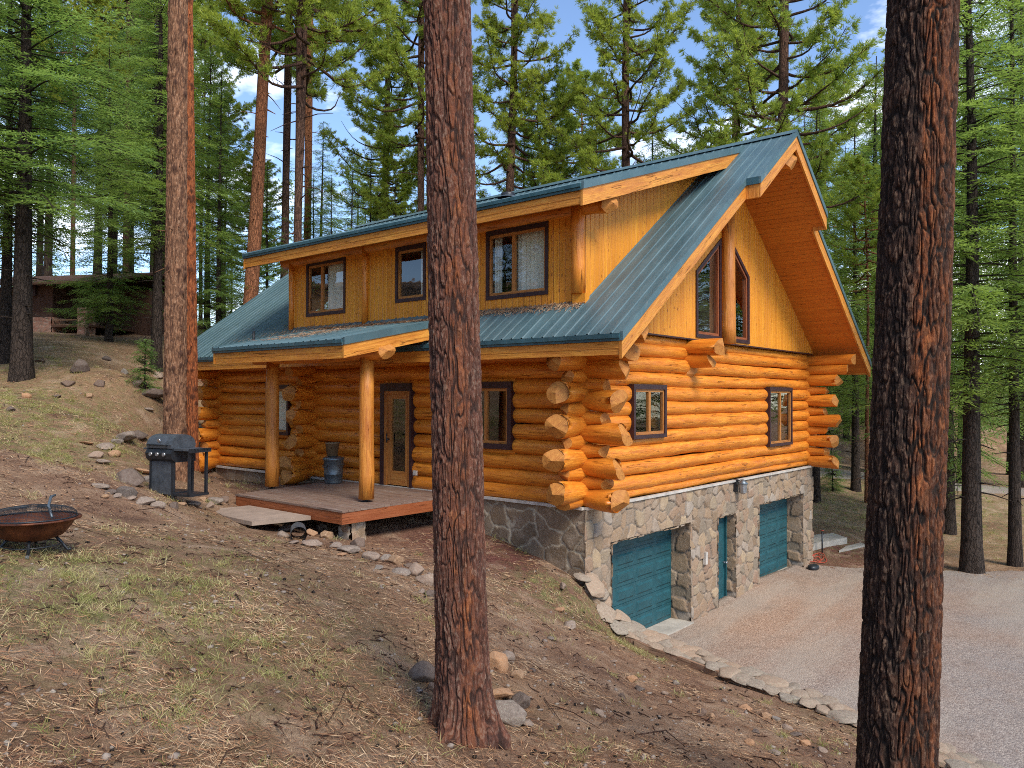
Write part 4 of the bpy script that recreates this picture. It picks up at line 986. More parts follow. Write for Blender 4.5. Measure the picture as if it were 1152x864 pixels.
for x, y, w, k, v in [(160, 532, 20, 'rock_tan', 4), (168, 542, 14, 'rock_grey', 1), (125, 555, 12, 'rock_dark', 1), (162, 567, 22, 'rock_grey', 4), (178, 571, 15, 'rock_grey', 0), (195, 571, 13, 'rock_dark', 2), (217, 569, 18, 'rock_grey', 3), (228, 564, 10, 'rock_tan', 1),
        (243, 567, 17, 'rock_grey', 0), (252, 564, 13, 'rock_dark', 1), (236, 571, 11, 'rock_grey', 2), (147, 562, 12, 'rock_grey', 4), (132, 560, 10, 'rock_grey', 1), (205, 568, 10, 'rock_tan', 3), (118, 560, 9, 'rock_tan', 0)]:
    rock(x, y, w, k, v, 1., lb, g)
rock(142, 497, 34, 'rock_grey', 3, .9, 'long low grey rock on the bank behind the grill', sx=.6)
g = 'stones on the bank above the grill'; lb = 'weathered stone scattered on the bank above and left of the grill'
for x, y, w, k, v in [(118, 505, 20, 'rock_grey', 4), (108, 515, 15, 'rock_grey', 1), (128, 513, 13, 'rock_tan', 2), (116, 522, 14, 'rock_grey', 3), (157, 493, 16, 'rock_dark', 0), (97, 500, 13, 'rock_tan', 4), (132, 499, 12, 'rock_grey', 0)]:
    rock(x, y, w, k, v, 1., lb, g)
rock(90, 418, 19, 'rock_dark', 0, 1.3, 'dark round boulder on the slope below the neighbouring cabin')
rock(172, 447, 28, 'rock_dark', 4, 1., 'flat dark boulder on the slope just left of the tall orange trunk')
g = 'small boulders on the left slope'; lb = 'half buried dark rock on the brown slope at the left'
for x, y, w, k, v in [(76, 433, 14, 'rock_dark', 1), (112, 433, 12, 'rock_dark', 2), (154, 434, 13, 'rock_grey', 0), (160, 408, 12, 'rock_dark', 3), (178, 424, 12, 'rock_grey', 1), (45, 408, 11, 'rock_dark', 4), (120, 405, 9, 'rock_dark', 0), (30, 447, 10, 'rock_tan', 2), (64, 447, 9, 'rock_dark', 3),
        (140, 420, 9, 'rock_grey', 2), (100, 447, 9, 'rock_tan', 1), (12, 462, 9, 'rock_dark', 0), (168, 462, 10, 'rock_grey', 4)]:
    rock(x, y, w, k, v, 1., lb, g)
rock(644, 640, 25, 'rock_tan', 0, 1.1, 'rounded orange-brown boulder at the stone corner of the house')
rock(633, 663, 22, 'rock_grey', 4, 1., 'narrow grey stone lying in the grass below the house corner', rot=2.3, sx=.35)
g = 'loose stones on the slope beside the retaining wall'; lb = 'loose stone on the bare slope between the centre trunk and the retaining wall'
for x, y, w, k, v in [(630, 688, 15, 'rock_tan', 3), (641, 706, 15, 'rock_grey', 1), (710, 766, 13, 'rock_tan', 0), (719, 777, 11, 'rock_dark', 1), (674, 806, 14, 'rock_grey', 2), (839, 798, 13, 'rock_tan', 4), (861, 808, 13, 'rock_tan', 2), (873, 810, 9, 'rock_grey', 0), (885, 821, 12, 'rock_grey', 1),
        (895, 828, 13, 'rock_dark', 3), (789, 804, 12, 'rock_dark', 0), (800, 808, 11, 'rock_tan', 1), (872, 848, 14, 'rock_grey', 4), (843, 837, 11, 'rock_tan', 2), (748, 782, 8, 'rock_grey', 0), (735, 797, 8, 'rock_tan', 3), (760, 770, 8, 'rock_grey', 1), (905, 838, 12, 'rock_tan', 0),
        (815, 790, 8, 'rock_grey', 2), (690, 745, 8, 'rock_grey', 3), (661, 725, 8, 'rock_tan', 4), (620, 720, 8, 'rock_grey', 0), (700, 785, 8, 'rock_dark', 2), (655, 780, 8, 'rock_dark', 4), (925, 846, 11, 'rock_grey', 3), (600, 755, 8, 'rock_dark', 1), (612, 744, 7, 'rock_grey', 2), (850, 824, 9, 'rock_dark', 1)]:
    rock(x, y, w, k, v, 1., lb, g)

# ---- retaining wall
rw = empty('retaining_wall', (WP[1][0], WP[1][1], WP[1][2]-.3)); tag(rw, 'low curving stone retaining wall with flat capstones between the slope and the driveway', 'stone wall')
bpy.context.view_layer.update()
RWI = Matrix.Translation(-Vector(rw.location))
yy = np.linspace(.02, -11.3, 160); P_ = np.stack([wallx(yy), yy, wallz(yy)], 1)
seg = np.r_[0, np.cumsum(np.linalg.norm(np.diff(P_[:, :2], axis=0), axis=1))]; LW = seg[-1]
def wp(a):
    x, y, z = (np.interp(a, seg, P_[:, i]) for i in range(3)); x2, y2 = np.interp(a+.05, seg, P_[:, 0]), np.interp(a+.05, seg, P_[:, 1])
    x1, y1 = np.interp(a-.05, seg, P_[:, 0]), np.interp(a-.05, seg, P_[:, 1]); tx, ty = x2-x1, y2-y1; l = np.hypot(tx, ty)+1e-9
    return x, y, z, -ty/l, tx/l               # normal pointing to the driveway (+x)
def WM(a, d, z):
    x, y, zz, nx_, ny_ = wp(a); t = np.clip((z+3.2)/1.0, 0, 1); top = zz-.045
    return (x+nx_*(.17+d), y+ny_*(.17+d), np.minimum(-3.1+(z+3.1)*1.0, top))
v, f, t_, m_ = stone_panel('', WM, 0.12, LW, -3.1, -1.2, [], .30, .17, 0, 91, .04, .045)
core = joinp('wall_face', [(v, f, t_, m_)], 'veneer_stone', rw); core.matrix_parent_inverse = RWI
# back face and top bed
nA = 90; aa = np.linspace(0.1, LW, nA); V = []; 
for a in aa:
    x, y, z, nx_, ny_ = wp(a); V += [(x+nx_*.19, y+ny_*.19, z-.05), (x-nx_*.19, y-ny_*.19, z-.06), (x-nx_*.19, y-ny_*.19, z-.6)]
me = npmesh('wall_bed', np.array(V), grid(nA, 3), 'flag_stone', {'tint': np.tile([.3], len(V)), 'mortar': np.zeros(len(V))}); b_ = link('wall_bed', me, rw); b_.matrix_parent_inverse = RWI
caps = [rock_mesh('cap_stone', 'cap_stone', 300+k, .20, ICO4, 7) for k in range(6)]
a = .05; k = 0
while a < LW-.05:
    st = random.uniform(.20, .30)
    for row in (0, 1, 2):
        if random.random() < .04: continue
        x, y, z, nx_, ny_ = wp(a+row*.08); d = (-.15, .04, .17)[row]+random.uniform(-.03, .03); s = random.uniform(.14, .24)
        o = link('cap_stone', caps[(k*5+row*2) % 6], rw); o.rotation_mode = 'ZYX'; o.matrix_parent_inverse = RWI
        o.location = (x+nx_*d, y+ny_*d, z-.012+random.uniform(-.012, .022)); o.scale = (s*1.15, s, s*random.uniform(.9, 1.3)); gz = float(wallz(y-.15)-wallz(y+.15))/.3
        o.rotation_euler = (-math.atan(gz)*.9+random.uniform(-.08, .08), random.uniform(-.08, .08), random.uniform(0, 6.3))
    a += st; k += 1
# ---- timber edging on the slope side
def plank(y0, y1, off, h, w, zt_, name='timber_edging', label=None):
    mb = MB(); ys = np.linspace(y0, y1, 7)
    for p, q in zip(ys[:-1], ys[1:]):
        a_ = [(float(wallx(p))-off, p), (float(wallx(q))-off, q)]
        off = off+.0; z_ = [float(wallz(p))+zt_+.035, float(wallz(q))+zt_+.035]
        mb.hexa([(a_[0][0], p, z_[0]-h), (a_[1][0], q, z_[1]-h), (a_[1][0]+w, q, z_[1]-h), (a_[0][0]+w, p, z_[0]-h), (a_[0][0], p, z_[0]), (a_[1][0], q, z_[1]), (a_[1][0]+w, q, z_[1]), (a_[0][0]+w, p, z_[0])], 'old_timber')
    o = mb.build(name); tag(o, label, 'timber edging'); return o
plank(-1.05, -2.55, .31, .20, .055, -.02, label='upper weathered timber board edging the retaining wall nearest the garage')
plank(-2.2, -3.75, .27, .16, .05, -.06, label='lower weathered timber board edging the retaining wall nearer the right trunk')
plank(-.35, -1.1, .27, .16, .045, -.05, label='short steep timber board beside the wall below the house corner')

# ---- concrete step, culvert pipe
def slab(pl, zt, th, name, mat='slab_concrete'):
    V_ = [(x, y, zt-th) for x, y in pl]+[(x, y, zt) for x, y in pl]; mb = MB(); mb.hexa(V_, mat); o = mb.build(name)
    bv = o.modifiers.new('bevel', 'BEVEL'); bv.width = .012; bv.segments = 2; return o
tag(slab([(-4.10, 3.95), (-3.06, 3.75), (-3.06, 5.75), (-4.02, 5.85)], -.165, .07, 'concrete_slab'), 'worn tan concrete slab step lying against the left side of the deck', 'slab')
q, d = G(336, 608); cx_, cy_ = q[0], q[1]
cv = MB(); dirp = Vector((CAM[0]+3.75, CAM[1]-3.7, 0)).normalized(); pz = tz(cx_, cy_)
ring = [Vector((q[0], q[1], pz+.10))+dirp*t for t in (-.45, -.1, .06)]
cv.tube(ring, [.13, .13, .13], 'zinc', 20, cap=False); cv.tube(ring, [.122, .122, .122], 'rock_dark' if False else 'black_metal', 20, cap=False)
cvo = cv.build('drain_pipe'); tag(cvo, 'short grey drain pipe mouth among stones under the concrete slab', 'pipe')
# ---- slabs right of the garage
s1 = slab([(12.3, .35), (14.2, -.15), (14.75, .45), (13.2, 1.3)], tz(13.5, .4)+.12, .3, 'concrete_landing', 'concrete'); tag(s1, 'grey concrete landing past the far garage corner, the larger upper slab', 'slab')
s2 = slab([(13.1, -.25), (14.6, -.62), (15.0, -.22), (14.22, -.18)], tz(14, -.5)+.06, .25, 'concrete_step', 'concrete'); tag(s2, 'grey concrete step lying below the landing past the far garage corner', 'slab')
# ---- spigot, cord, black case
p, d = G(925, 622); sp = empty('water_spigot', p); tag(sp, 'thin dark standpipe in red mulch beside the far garage corner', 'spigot')
mb = MB(); mb.tube([(0, 0, -.1), (0, 0, .62)], .022, 'black_metal', 10); mb.build('pipe', sp); mb = MB(); mb.tube([(-.06, 0, .60), (.05, .0, .60), (.09, 0, .54)], .016, 'black_metal', 8); mb.tube([(0, -.05, .66), (0, .05, .66)], .012, 'cord_orange', 8); mb.build('tap', sp)
p, d = G(918, 630); cpts = []
for k in range(220):
    t = k/220*2*math.pi*3; r_ = .22+.11*math.sin(t*.37)+.05*math.sin(t*3.1); x, y = p[0]+r_*math.cos(t)*1.6+.1*math.sin(t*.21), p[1]+r_*math.sin(t)*.7
    cpts.append((x, y, tz(x, y)+.035+.012*math.sin(t*2.3)))
mb = MB(); mb.tube(cpts[::1], .012, 'cord_orange', 6); tag(mb.build('extension_cord'), 'loose coil of orange cord on the ground by the far garage corner', 'cord')
p, d = G(915, 641); mb = MB(); mb.lathe([(.001, 0), (.16, 0), (.19, .05), (.17, .12), (.10, .16), (.001, .165)], 'black_metal', 16); o = mb.build('black_bag', None, p); o.scale = (1.2, .8, .9); tag(o, 'small black bundle on the gravel at the foot of the far garage pier', 'bag')

# ---- galvanised can and pot on the deck
tc_ = empty('metal_bin', (-.52, 6.48, .0)); tag(tc_, 'galvanised metal bin on the deck against the log ends', 'bin')
mb = MB(); mb.lathe([(.001, .0), (.19, .0), (.195, .03), (.205, .2), (.212, .205), (.207, .22), (.222, .52), (.235, .53), (.235, .55), (.222, .56)], 'zinc', 32); mb.build('body', tc_)
mb = MB(); mb.lathe([(.24, .545), (.24, .565), (.20, .59), (.1, .61), (.001, .615)], 'zinc', 32); mb.build('lid', tc_)
for s_ in (-1, 1):
    mb = MB(); mb.tube([(s_*.215, -.07, .42), (s_*.26, -.06, .40), (s_*.265, 0, .36), (s_*.26, .06, .40), (s_*.215, .07, .42)], .008, 'zinc', 6); mb.build('handle', tc_)
mb = MB(); mb.lathe([(.001, .0), (.12, .0), (.155, .27), (.165, .27), (.165, .30), (.145, .30), (.11, .03), (.001, .03)], 'pot_tan', 24); tag(mb.build('clay_pot', None, (-.54, 6.50, .615)), 'brown clay pot standing on the lid of the metal bin', 'pot')

# ---- grill
gp, gd = G(193, 561); gz = gp[2]
tocam = math.atan2(CAM[1]-gp[1], CAM[0]-gp[0])
gr = empty('gas_grill', (gp[0]+.05, gp[1]+.1, gz+.03), tocam+math.pi/2-R(48)); gr.scale = (.92, .92, .98); tag(gr, 'dark grey gas grill with closed lid and side shelf on the stone pad', 'grill')   # local -Y is its front
def prism(mb, prof, x0, x1, m):
    n = len(prof)
    mb.poly([(x0, a, b) for a, b in prof], m, flip=True); mb.poly([(x1, a, b) for a, b in prof], m)
    for k in range(n):
        a, b = prof[k], prof[(k+1) % n]; mb.poly([(x0, a[0], a[1]), (x0, b[0], b[1]), (x1, b[0], b[1]), (x1, a[0], a[1])], m, flip=False)
w = .30
mb = MB(); mb.box(-w, w, -.24, -.20, .06, .66, 'grill_grey'); mb.box(-w, -w+.03, -.20, .24, .06, .66, 'grill_grey'); mb.box(-w, w, -.22, .24, .06, .10, 'black_metal'); mb.box(-w-.005, -w+.05, -.25, -.245, .0, .66, 'black_metal'); mb.build('cart', gr)
for x, y in ((-w+.02, -.22), (w-.02, -.22), (-w+.02, .22), (w-.02, .22)):
    m2 = MB(); m2.box(x-.025, x+.025, y-.026, y+.026, -.02, .70, 'black_metal'); m2.build('leg', gr)
mb = MB(); prism(mb, [(-.30, .68), (-.33, .78), (-.28, .86), (.26, .86), (.26, .62), (-.22, .62)], -w-.03, w+.03, 'black_metal'); fb = mb.build('firebox', gr)
for k in range(3):
    m2 = MB(); x = -.17+k*.17; m2.tube([(x, -.315, .76), (x, -.36, .765)], .034, 'steel', 14); m2.build('knob', fb)
prof = [(-.30, .865), (-.315, .93)]+[(-.29+.54*(1-math.cos(t))/2, .96+.145*math.sin(t)) for t in np.linspace(.25, math.pi-.25, 9)]+[(.27, .93), (.26, .865)]
mb = MB(); prism(mb, prof, -w-.02, w+.02, 'grill_grey'); lid = mb.build('lid', gr)
bv = lid.modifiers.new('bevel', 'BEVEL'); bv.width = .012; bv.segments = 2; bv.limit_method = 'ANGLE'
mb = MB(); mb.tube([(-.22, -.31, .92), (-.22, -.37, .93), (.22, -.37, .93), (.22, -.31, .92)], .014, 'black_metal', 8); mb.build('handle', lid)
mb = MB(); mb.tube([(0, -.28, 1.0), (0, -.315, .995)], .035, 'steel', 16); mb.build('thermometer', lid)
mb = MB(); mb.box(w+.03, w+.46, -.26, .22, .83, .865, 'grill_grey'); mb.box(w+.42, w+.46, -.27, .23, .80, .87, 'black_metal'); mb.build('side_shelf', gr)
mb = MB(); mb.box(-w-.20, -w-.03, -.22, .20, .83, .86, 'grill_grey'); mb.build('side_shelf', gr)
for y in (-.22, .18):
    m2 = MB(); m2.box(w+.36, w+.41, y-.02, y+.02, .04, .83, 'black_metal'); m2.build('leg', gr)
mb = MB(); mb.box(w, w+.42, -.24, .22, .04, .08, 'black_metal'); mb.build('base_shelf', gr)
# ---- fire pit
fp_, fd = G(36, 622); fz = tz(fp_[0], fp_[1])
fpo = empty('fire_pit', (fp_[0], fp_[1], fz)); tag(fpo, 'round rusty fire bowl with mesh screen on the lawn at the left edge', 'fire pit'); fpo.scale = (.98,)*3
mb = MB(); mb.lathe([(.001, .12), (.16, .125), (.27, .165), (.345, .25), (.385, .325), (.40, .325), (.40, .335), (.375, .338), (.335, .262), (.262, .185), (.001, .15)], 'rust_copper', 48)
bowl = mb.build('bowl', fpo)
mb = MB(); mb.lathe([(.385, .318), (.432, .324), (.436, .335), (.43, .343), (.385, .340)], 'rust_copper', 48); mb.build('rim', bowl)
mb = MB(); mb.lathe([(.001, .27), (.2, .275), (.32, .262), (.325, .24)], 'room_dark', 24); mb.build('ash_bed', bowl)
mb = MB(); RR, HH = .395, .115
domez = lambda t: .345+HH*math.sin(t)**.7 if t > 0 else .345
for k in range(72):
    a = 2*math.pi*k/72; pts_ = [(RR*math.cos(t)*math.cos(a), RR*math.cos(t)*math.sin(a), domez(t)) for t in np.linspace(0, 1.45, 7)]; mb.tube(pts_, .0016, 'black_metal', 3, False)
for t in np.linspace(.03, 1.40, 14):
    pts_ = [(RR*math.cos(t)*math.cos(a), RR*math.cos(t)*math.sin(a), domez(t)) for a in np.linspace(0, 2*math.pi, 41)]; mb.tube(pts_, .0018, 'black_metal', 3, False)
mb.tube([(RR*math.cos(a), RR*math.sin(a), .348) for a in np.linspace(0, 2*math.pi, 49)], .008, 'black_metal', 6, False)
scn = mb.build('spark_screen', fpo)
mb = MB(); mb.tube([(.06, -.33, .36), (.10, -.12, .45), (.17, .02, .52), (.22, .05, .53)], [.012, .014, .014, .012], 'zinc', 8); tag(mb.build('poker', None, (fp_[0], fp_[1], fz)), 'steel poker lying across the mesh of the fire bowl', 'poker')
for k in range(4):
    a = math.pi/4+k*math.pi/2+.35; m2 = MB(); c_, s_ = math.cos(a), math.sin(a)
    m2.tube([(c_*.20, s_*.20, .145), (c_*.24, s_*.24, .10), (c_*.31, s_*.31, .0), (c_*.34, s_*.34, .012)], [.014, .014, .014, .018], 'black_metal', 8); m2.build('leg', fpo)
mb = MB(); mb.tube([(.26*math.cos(a), .26*math.sin(a), .075) for a in np.linspace(0, 2*math.pi, 33)], .007, 'black_metal', 6, False); mb.build('leg_ring', fpo)

# ---- neighbouring cabin up the slope
nb0 = PD(30, 372, 36); nb1 = PD(128, 378, 35); dv_ = Vector(nb1-nb0); dv_.z = 0; Ln = dv_.length; nz0 = nb0[2]+.35
nb = empty('neighbour_cabin', (nb0[0], nb0[1], nz0-.4), math.atan2(dv_.y, dv_.x)); tag(nb, 'distant cabin with red stone piers and wooden stairs behind the firs at the left', 'cabin')
nb.scale = (1, 1, .66)
def npan(a0, a1, z0, z1, y0, thick, nm, mat='red_stone'):
    ps = [stone_panel('', lambda a, d, z: (a, y0-d, z), a0, a1, z0, z1, [], .42, .34, 0, 71, .03, .06), stone_panel('', lambda a, d, z: (a1+d+z*0, a, z), y0, y0+thick, z0, z1, [], .42, .34, 0, 72, .03, .06),
          stone_panel('', lambda a, d, z: (a0-d+z*0, a, z), y0, y0+thick, z0, z1, [], .42, .34, 0, 73, .03, .06)]
    joinp(nm, ps, mat, nb)
stonemat('red_stone', [(.26, .11, .08), (.36, .17, .12), (.42, .24, .18), (.30, .13, .09)], (.36, .28, .22))
npan(-3.5, 1.35, -1.6, 1.0, 0, 6, 'stone_wall'); npan(2.75, 3.25, -1.6, 1.6, 0, .5, 'stone_pier')
mb = MB(); mb.box(-3.4, 1.3, .1, 6, 1.0, 3.2, 'shaded_timber'); mb.box(1.36, 4.2, 3, 6, -.5, 3.4, 'shaded_timber'); mb.build('timber_wall', nb)
mb = MB(); mb.box(1.36, 3.4, .0, 3, .28, .42, 'shaded_timber'); mb.box(1.4, 2.7, .05, .10, .75, .82, 'old_timber'); mb.box(1.4, 2.7, .05, .1, .42, .47, 'old_timber'); mb.build('porch_floor', nb)
mb = MB(); mb.hexa([(-4, -.8, 3.1), (4.6, -.8, 3.1), (4.6, 3.2, 4.6), (-4, 3.2, 4.6), (-4, -.8, 3.25), (4.6, -.8, 3.25), (4.6, 3.2, 4.75), (-4, 3.2, 4.75)], 'shaded_timber'); mb.hexa([(-4, 3.2, 4.6), (4.6, 3.2, 4.6), (4.6, 7.2, 3.1), (-4, 7.2, 3.1), (-4, 3.2, 4.75), (4.6, 3.2, 4.75), (4.6, 7.2, 3.25), (-4, 7.2, 3.25)], 'shaded_timber'); mb.build('roof', nb)
for x in (3.4, 4.6):
    mb = MB(); mb.tube([(x, -.2, 1.45), (x+1.5, -1.9, -.15)], .055, 'old_timber', 6); mb.tube([(x+.1, -.3, .45), (x+1.5, -1.9, -.95)], .09, 'old_timber', 6)
    for q in (.15, .5, .85): mb.tube([(x+1.5*q, -.2-1.7*q, 1.45-1.6*q), (x+1.5*q, -.2-1.7*q, .3-1.4*q)], .03, 'old_timber', 5)
    mb.build('stair_rail', nb)
mb = MB(); mb.box(-.6, .5, -.06, .02, 2.5, 3.6, 'dark_frame'); w_ = mb.build('window', nb); mb = MB(); mb.poly([(-.5, -.07, 2.6), (.4, -.07, 2.6), (.4, -.07, 3.5), (-.5, -.07, 3.5)], 'window_glass'); mb.build('pane', w_)
# ---- gravel lane far right
ln_ = [G(905, 531)[0], G(960, 534)[0], G(1030, 543)[0], G(1090, 549)[0], G(1180, 556)[0]]
V = []; n = 60
for k in range(n):
    t = k/(n-1)*(len(ln_)-1); i = min(int(t), len(ln_)-2); p = ln_[i]+(ln_[i+1]-ln_[i])*(t-i)
    dd = np.array([cf[0], cf[1]]); 
    for j in range(7):
        q = p[:2]+dd*((j-3)*.75+.3*math.sin(k*.7+j)*(j in (0, 6))); e_ = -.12 if j in (0, 6) else .07; V.append((q[0], q[1], tz(q[0], q[1])+e_))
tag(link('gravel_lane', npmesh('gravel_lane', np.array(V), grid(n, 7), 'driveway_gravel', {'tanzone': np.zeros(len(V))}, True)), kind='structure')
# ------------------------------------------------------------------ trees
def near_trunk(stubs_, name, base, lean, H, r0, r1, ncell, ch, amp, mat, orange_at, seed, flare=.10, nth=480, dz=.009, z0=-.35, knots=0, fs_=.039):
    nz_ = int((H-z0)/dz); th = np.linspace(0, 2*np.pi, nth+1)[:-1]; zz = z0+np.arange(nz_)*dz; TH, ZZ = np.meshgrid(th, zz, indexing='ij')
    cx, sx = np.cos(TH), np.sin(TH)
    k1 = r0/fs_                                                     # furrow spacing round the stem
    wz_ = .35*fbm(cx*3, sx*3, ZZ*2.5, 2, seed+30)
    n1 = vn(cx*k1, sx*k1, ZZ/ch+wz_, seed)+.35*vn(cx*k1*2.1, sx*k1*2.1, ZZ/ch*2.3, seed+1); n3 = vn(cx*k1*1.15+7, sx*k1*1.15, ZZ/(ch*.8), seed+2)
    fur = np.minimum(sst(.0, .26, np.abs(n1)), sst(.0, .20, np.abs(n3))*.75+.25)
    u2 = TH/(2*np.pi)*ncell+.9*fbm(cx*8, sx*8, ZZ*9, 2, seed+6); G1, G2, ID2 = voro(u2, ZZ/.042+.9*fbm(cx*9, sx*9, ZZ*9, 2, seed+5), seed+11, ncell); up2 = sst(.0, .22, G2-G1)
    u = TH/(2*np.pi)*(ncell//3)+.5*fbm(cx*3, sx*3, ZZ*3, 2, seed+3); F1, F2, ID = voro(u, ZZ/(ch*.7), seed+9, ncell//3)
    up = fur; fb = fbm(cx*18, sx*18, ZZ*17, 4, seed+7)
    h = amp*(fur*(.75+.25*ID)+.38*(ID2-.35)*fur+.08*up2*fur+.38*fb)
    kr = np.random.default_rng(seed); kk = np.zeros(TH.shape)
    for _ in range(knots):
        ka, kz, kw = kr.uniform(0, 6.283), kr.uniform(.5, H), kr.uniform(.03, .075); kk = np.maximum(kk, np.exp(-((np.angle(np.exp(1j*(TH-ka)))*r0)**2+((ZZ-kz)*.8)**2)/kw**2))
    h = h+.03*kk; up = up*(1-.8*kk); ID2 = ID2*(1-kk)
    r = np.interp(ZZ, [0, H], [r0, r1])*(1+.035*fbm(cx*.9, sx*.9, ZZ*.6, 2, seed+8))
    fl = np.exp(-np.maximum(ZZ, 0)/.22)*flare*(1+.55*np.cos(TH*4+seed)+.3*np.cos(TH*7+2)); r = r+fl+h-amp*.5
    X = r*cx+lean[0]*ZZ; Y = r*sx+lean[1]*ZZ
    V = np.stack([X, Y, ZZ], -1).reshape(-1, 3); i = (np.arange(nth)[:, None]*nz_+np.arange(nz_-1)[None]); j = (((np.arange(nth)+1) % nth)[:, None]*nz_+np.arange(nz_-1)[None])
    F = np.stack([i, j, j+1, i+1], -1).reshape(-1, 4)
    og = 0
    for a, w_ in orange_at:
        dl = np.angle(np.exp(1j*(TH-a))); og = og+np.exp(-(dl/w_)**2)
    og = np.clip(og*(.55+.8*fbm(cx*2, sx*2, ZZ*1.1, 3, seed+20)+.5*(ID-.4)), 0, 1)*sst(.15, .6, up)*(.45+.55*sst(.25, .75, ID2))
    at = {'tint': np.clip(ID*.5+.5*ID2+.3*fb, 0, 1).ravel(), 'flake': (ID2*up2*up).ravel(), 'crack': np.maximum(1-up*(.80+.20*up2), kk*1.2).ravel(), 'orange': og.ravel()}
    if stubs_ is not None:
        F = np.concatenate([F, stubs_[1]+len(V)]); V = np.concatenate([V, stubs_[0]]); at = {k_: np.concatenate([v_, np.full(len(stubs_[0]), .1)]) for k_, v_ in at.items()}
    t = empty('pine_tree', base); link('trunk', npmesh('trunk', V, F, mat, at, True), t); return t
def tubes_np(segs, n=7):
    """segs: list of (pts (k,3), radii (k,)) -> arrays"""
    V, F = [], []; o = 0
    for P_, r_ in segs:
        P_ = np.asarray(P_, float); k = len(P_); d = np.gradient(P_, axis=0); d /= np.linalg.norm(d, axis=1)[:, None]+1e-9
        ref = np.array([0, 0, 1.]) if abs(d[0, 2]) < .8 else np.array([1., 0, 0]); a = np.cross(d, ref); a /= np.linalg.norm(a, axis=1)[:, None]+1e-9; b = np.cross(d, a)
        t = np.arange(n)/n*2*np.pi; ring = P_[:, None]+(a[:, None]*np.cos(t)[None, :, None]+b[:, None]*np.sin(t)[None, :, None])*np.asarray(r_)[:, None, None]
        V.append(ring.reshape(-1, 3)); i = (np.arange(k-1)[:, None]*n+np.arange(n)[None]); j = (np.arange(k-1)[:, None]*n+((np.arange(n)+1) % n)[None])
        F.append(np.stack([i, j, j+n, i+n], -1).reshape(-1, 4)+o); o += k*n
    return np.concatenate(V), np.concatenate(F)
def trunk_pts(H, r0, r1, r_, wob=.12, n=16):
    z = np.linspace(-.6, H, n); a = r_.uniform(0, 6.3, 2); P_ = np.stack([wob*np.sin(z*.23+a[0])*z/H, wob*np.sin(z*.19+a[1])*z/H, z], 1)
    rr = r0+(r1-r0)*np.clip(z/H, 0, 1)**.85; rr = rr+r0*.35*np.exp(-np.maximum(z, 0)/.35); return P_, rr
def stubs(H, h0, h1, n, r_, L=(.2, .9), rad=.018, P=None):
    out = []
    for k in range(n):
        z = r_.uniform(h0, h1); a = r_.uniform(0, 6.3); l = r_.uniform(*L); d = np.array([math.cos(a), math.sin(a), r_.uniform(-.45, .25)]); b = np.array([np.interp(z, P[0][:, 2], P[0][:, 0]), np.interp(z, P[0][:, 2], P[0][:, 1]), z])
        q = [b, b+d*l*.5, b+d*l+np.array([0, 0, -.1*l])]
        out.append((q, [rad*1.6, rad, rad*.4]))
    return out
acam = lambda b: math.atan2(CAM[1]-b[1], CAM[0]-b[0])
tb = G(522, 822)[0]
sr = cr[:2]/np.linalg.norm(cr[:2])
t1 = near_trunk(None, 'pine', tb, (sr[0]*-.028, sr[1]*-.028), 6.4, .205, .182, 70, .26, .018, 'bark_redbrown', [(acam(tb)+.1, .50)], 5, .095)
tag(t1, 'thick red-brown pine trunk standing in front of the porch, rocks at its foot', 'tree')
b2 = PD(1004, 864, 5.35); b2[2] = tz(b2[0], b2[1])
dzz = (b2[2]-CAM[2])
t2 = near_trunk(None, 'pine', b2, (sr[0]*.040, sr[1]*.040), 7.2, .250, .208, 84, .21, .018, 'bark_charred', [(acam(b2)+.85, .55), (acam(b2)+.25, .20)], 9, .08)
# shift so the trunk passes through the photo's line at its own distance
tag(t2, 'very thick fire-blackened pine trunk with orange streaks at the right, nearest the camera', 'tree')

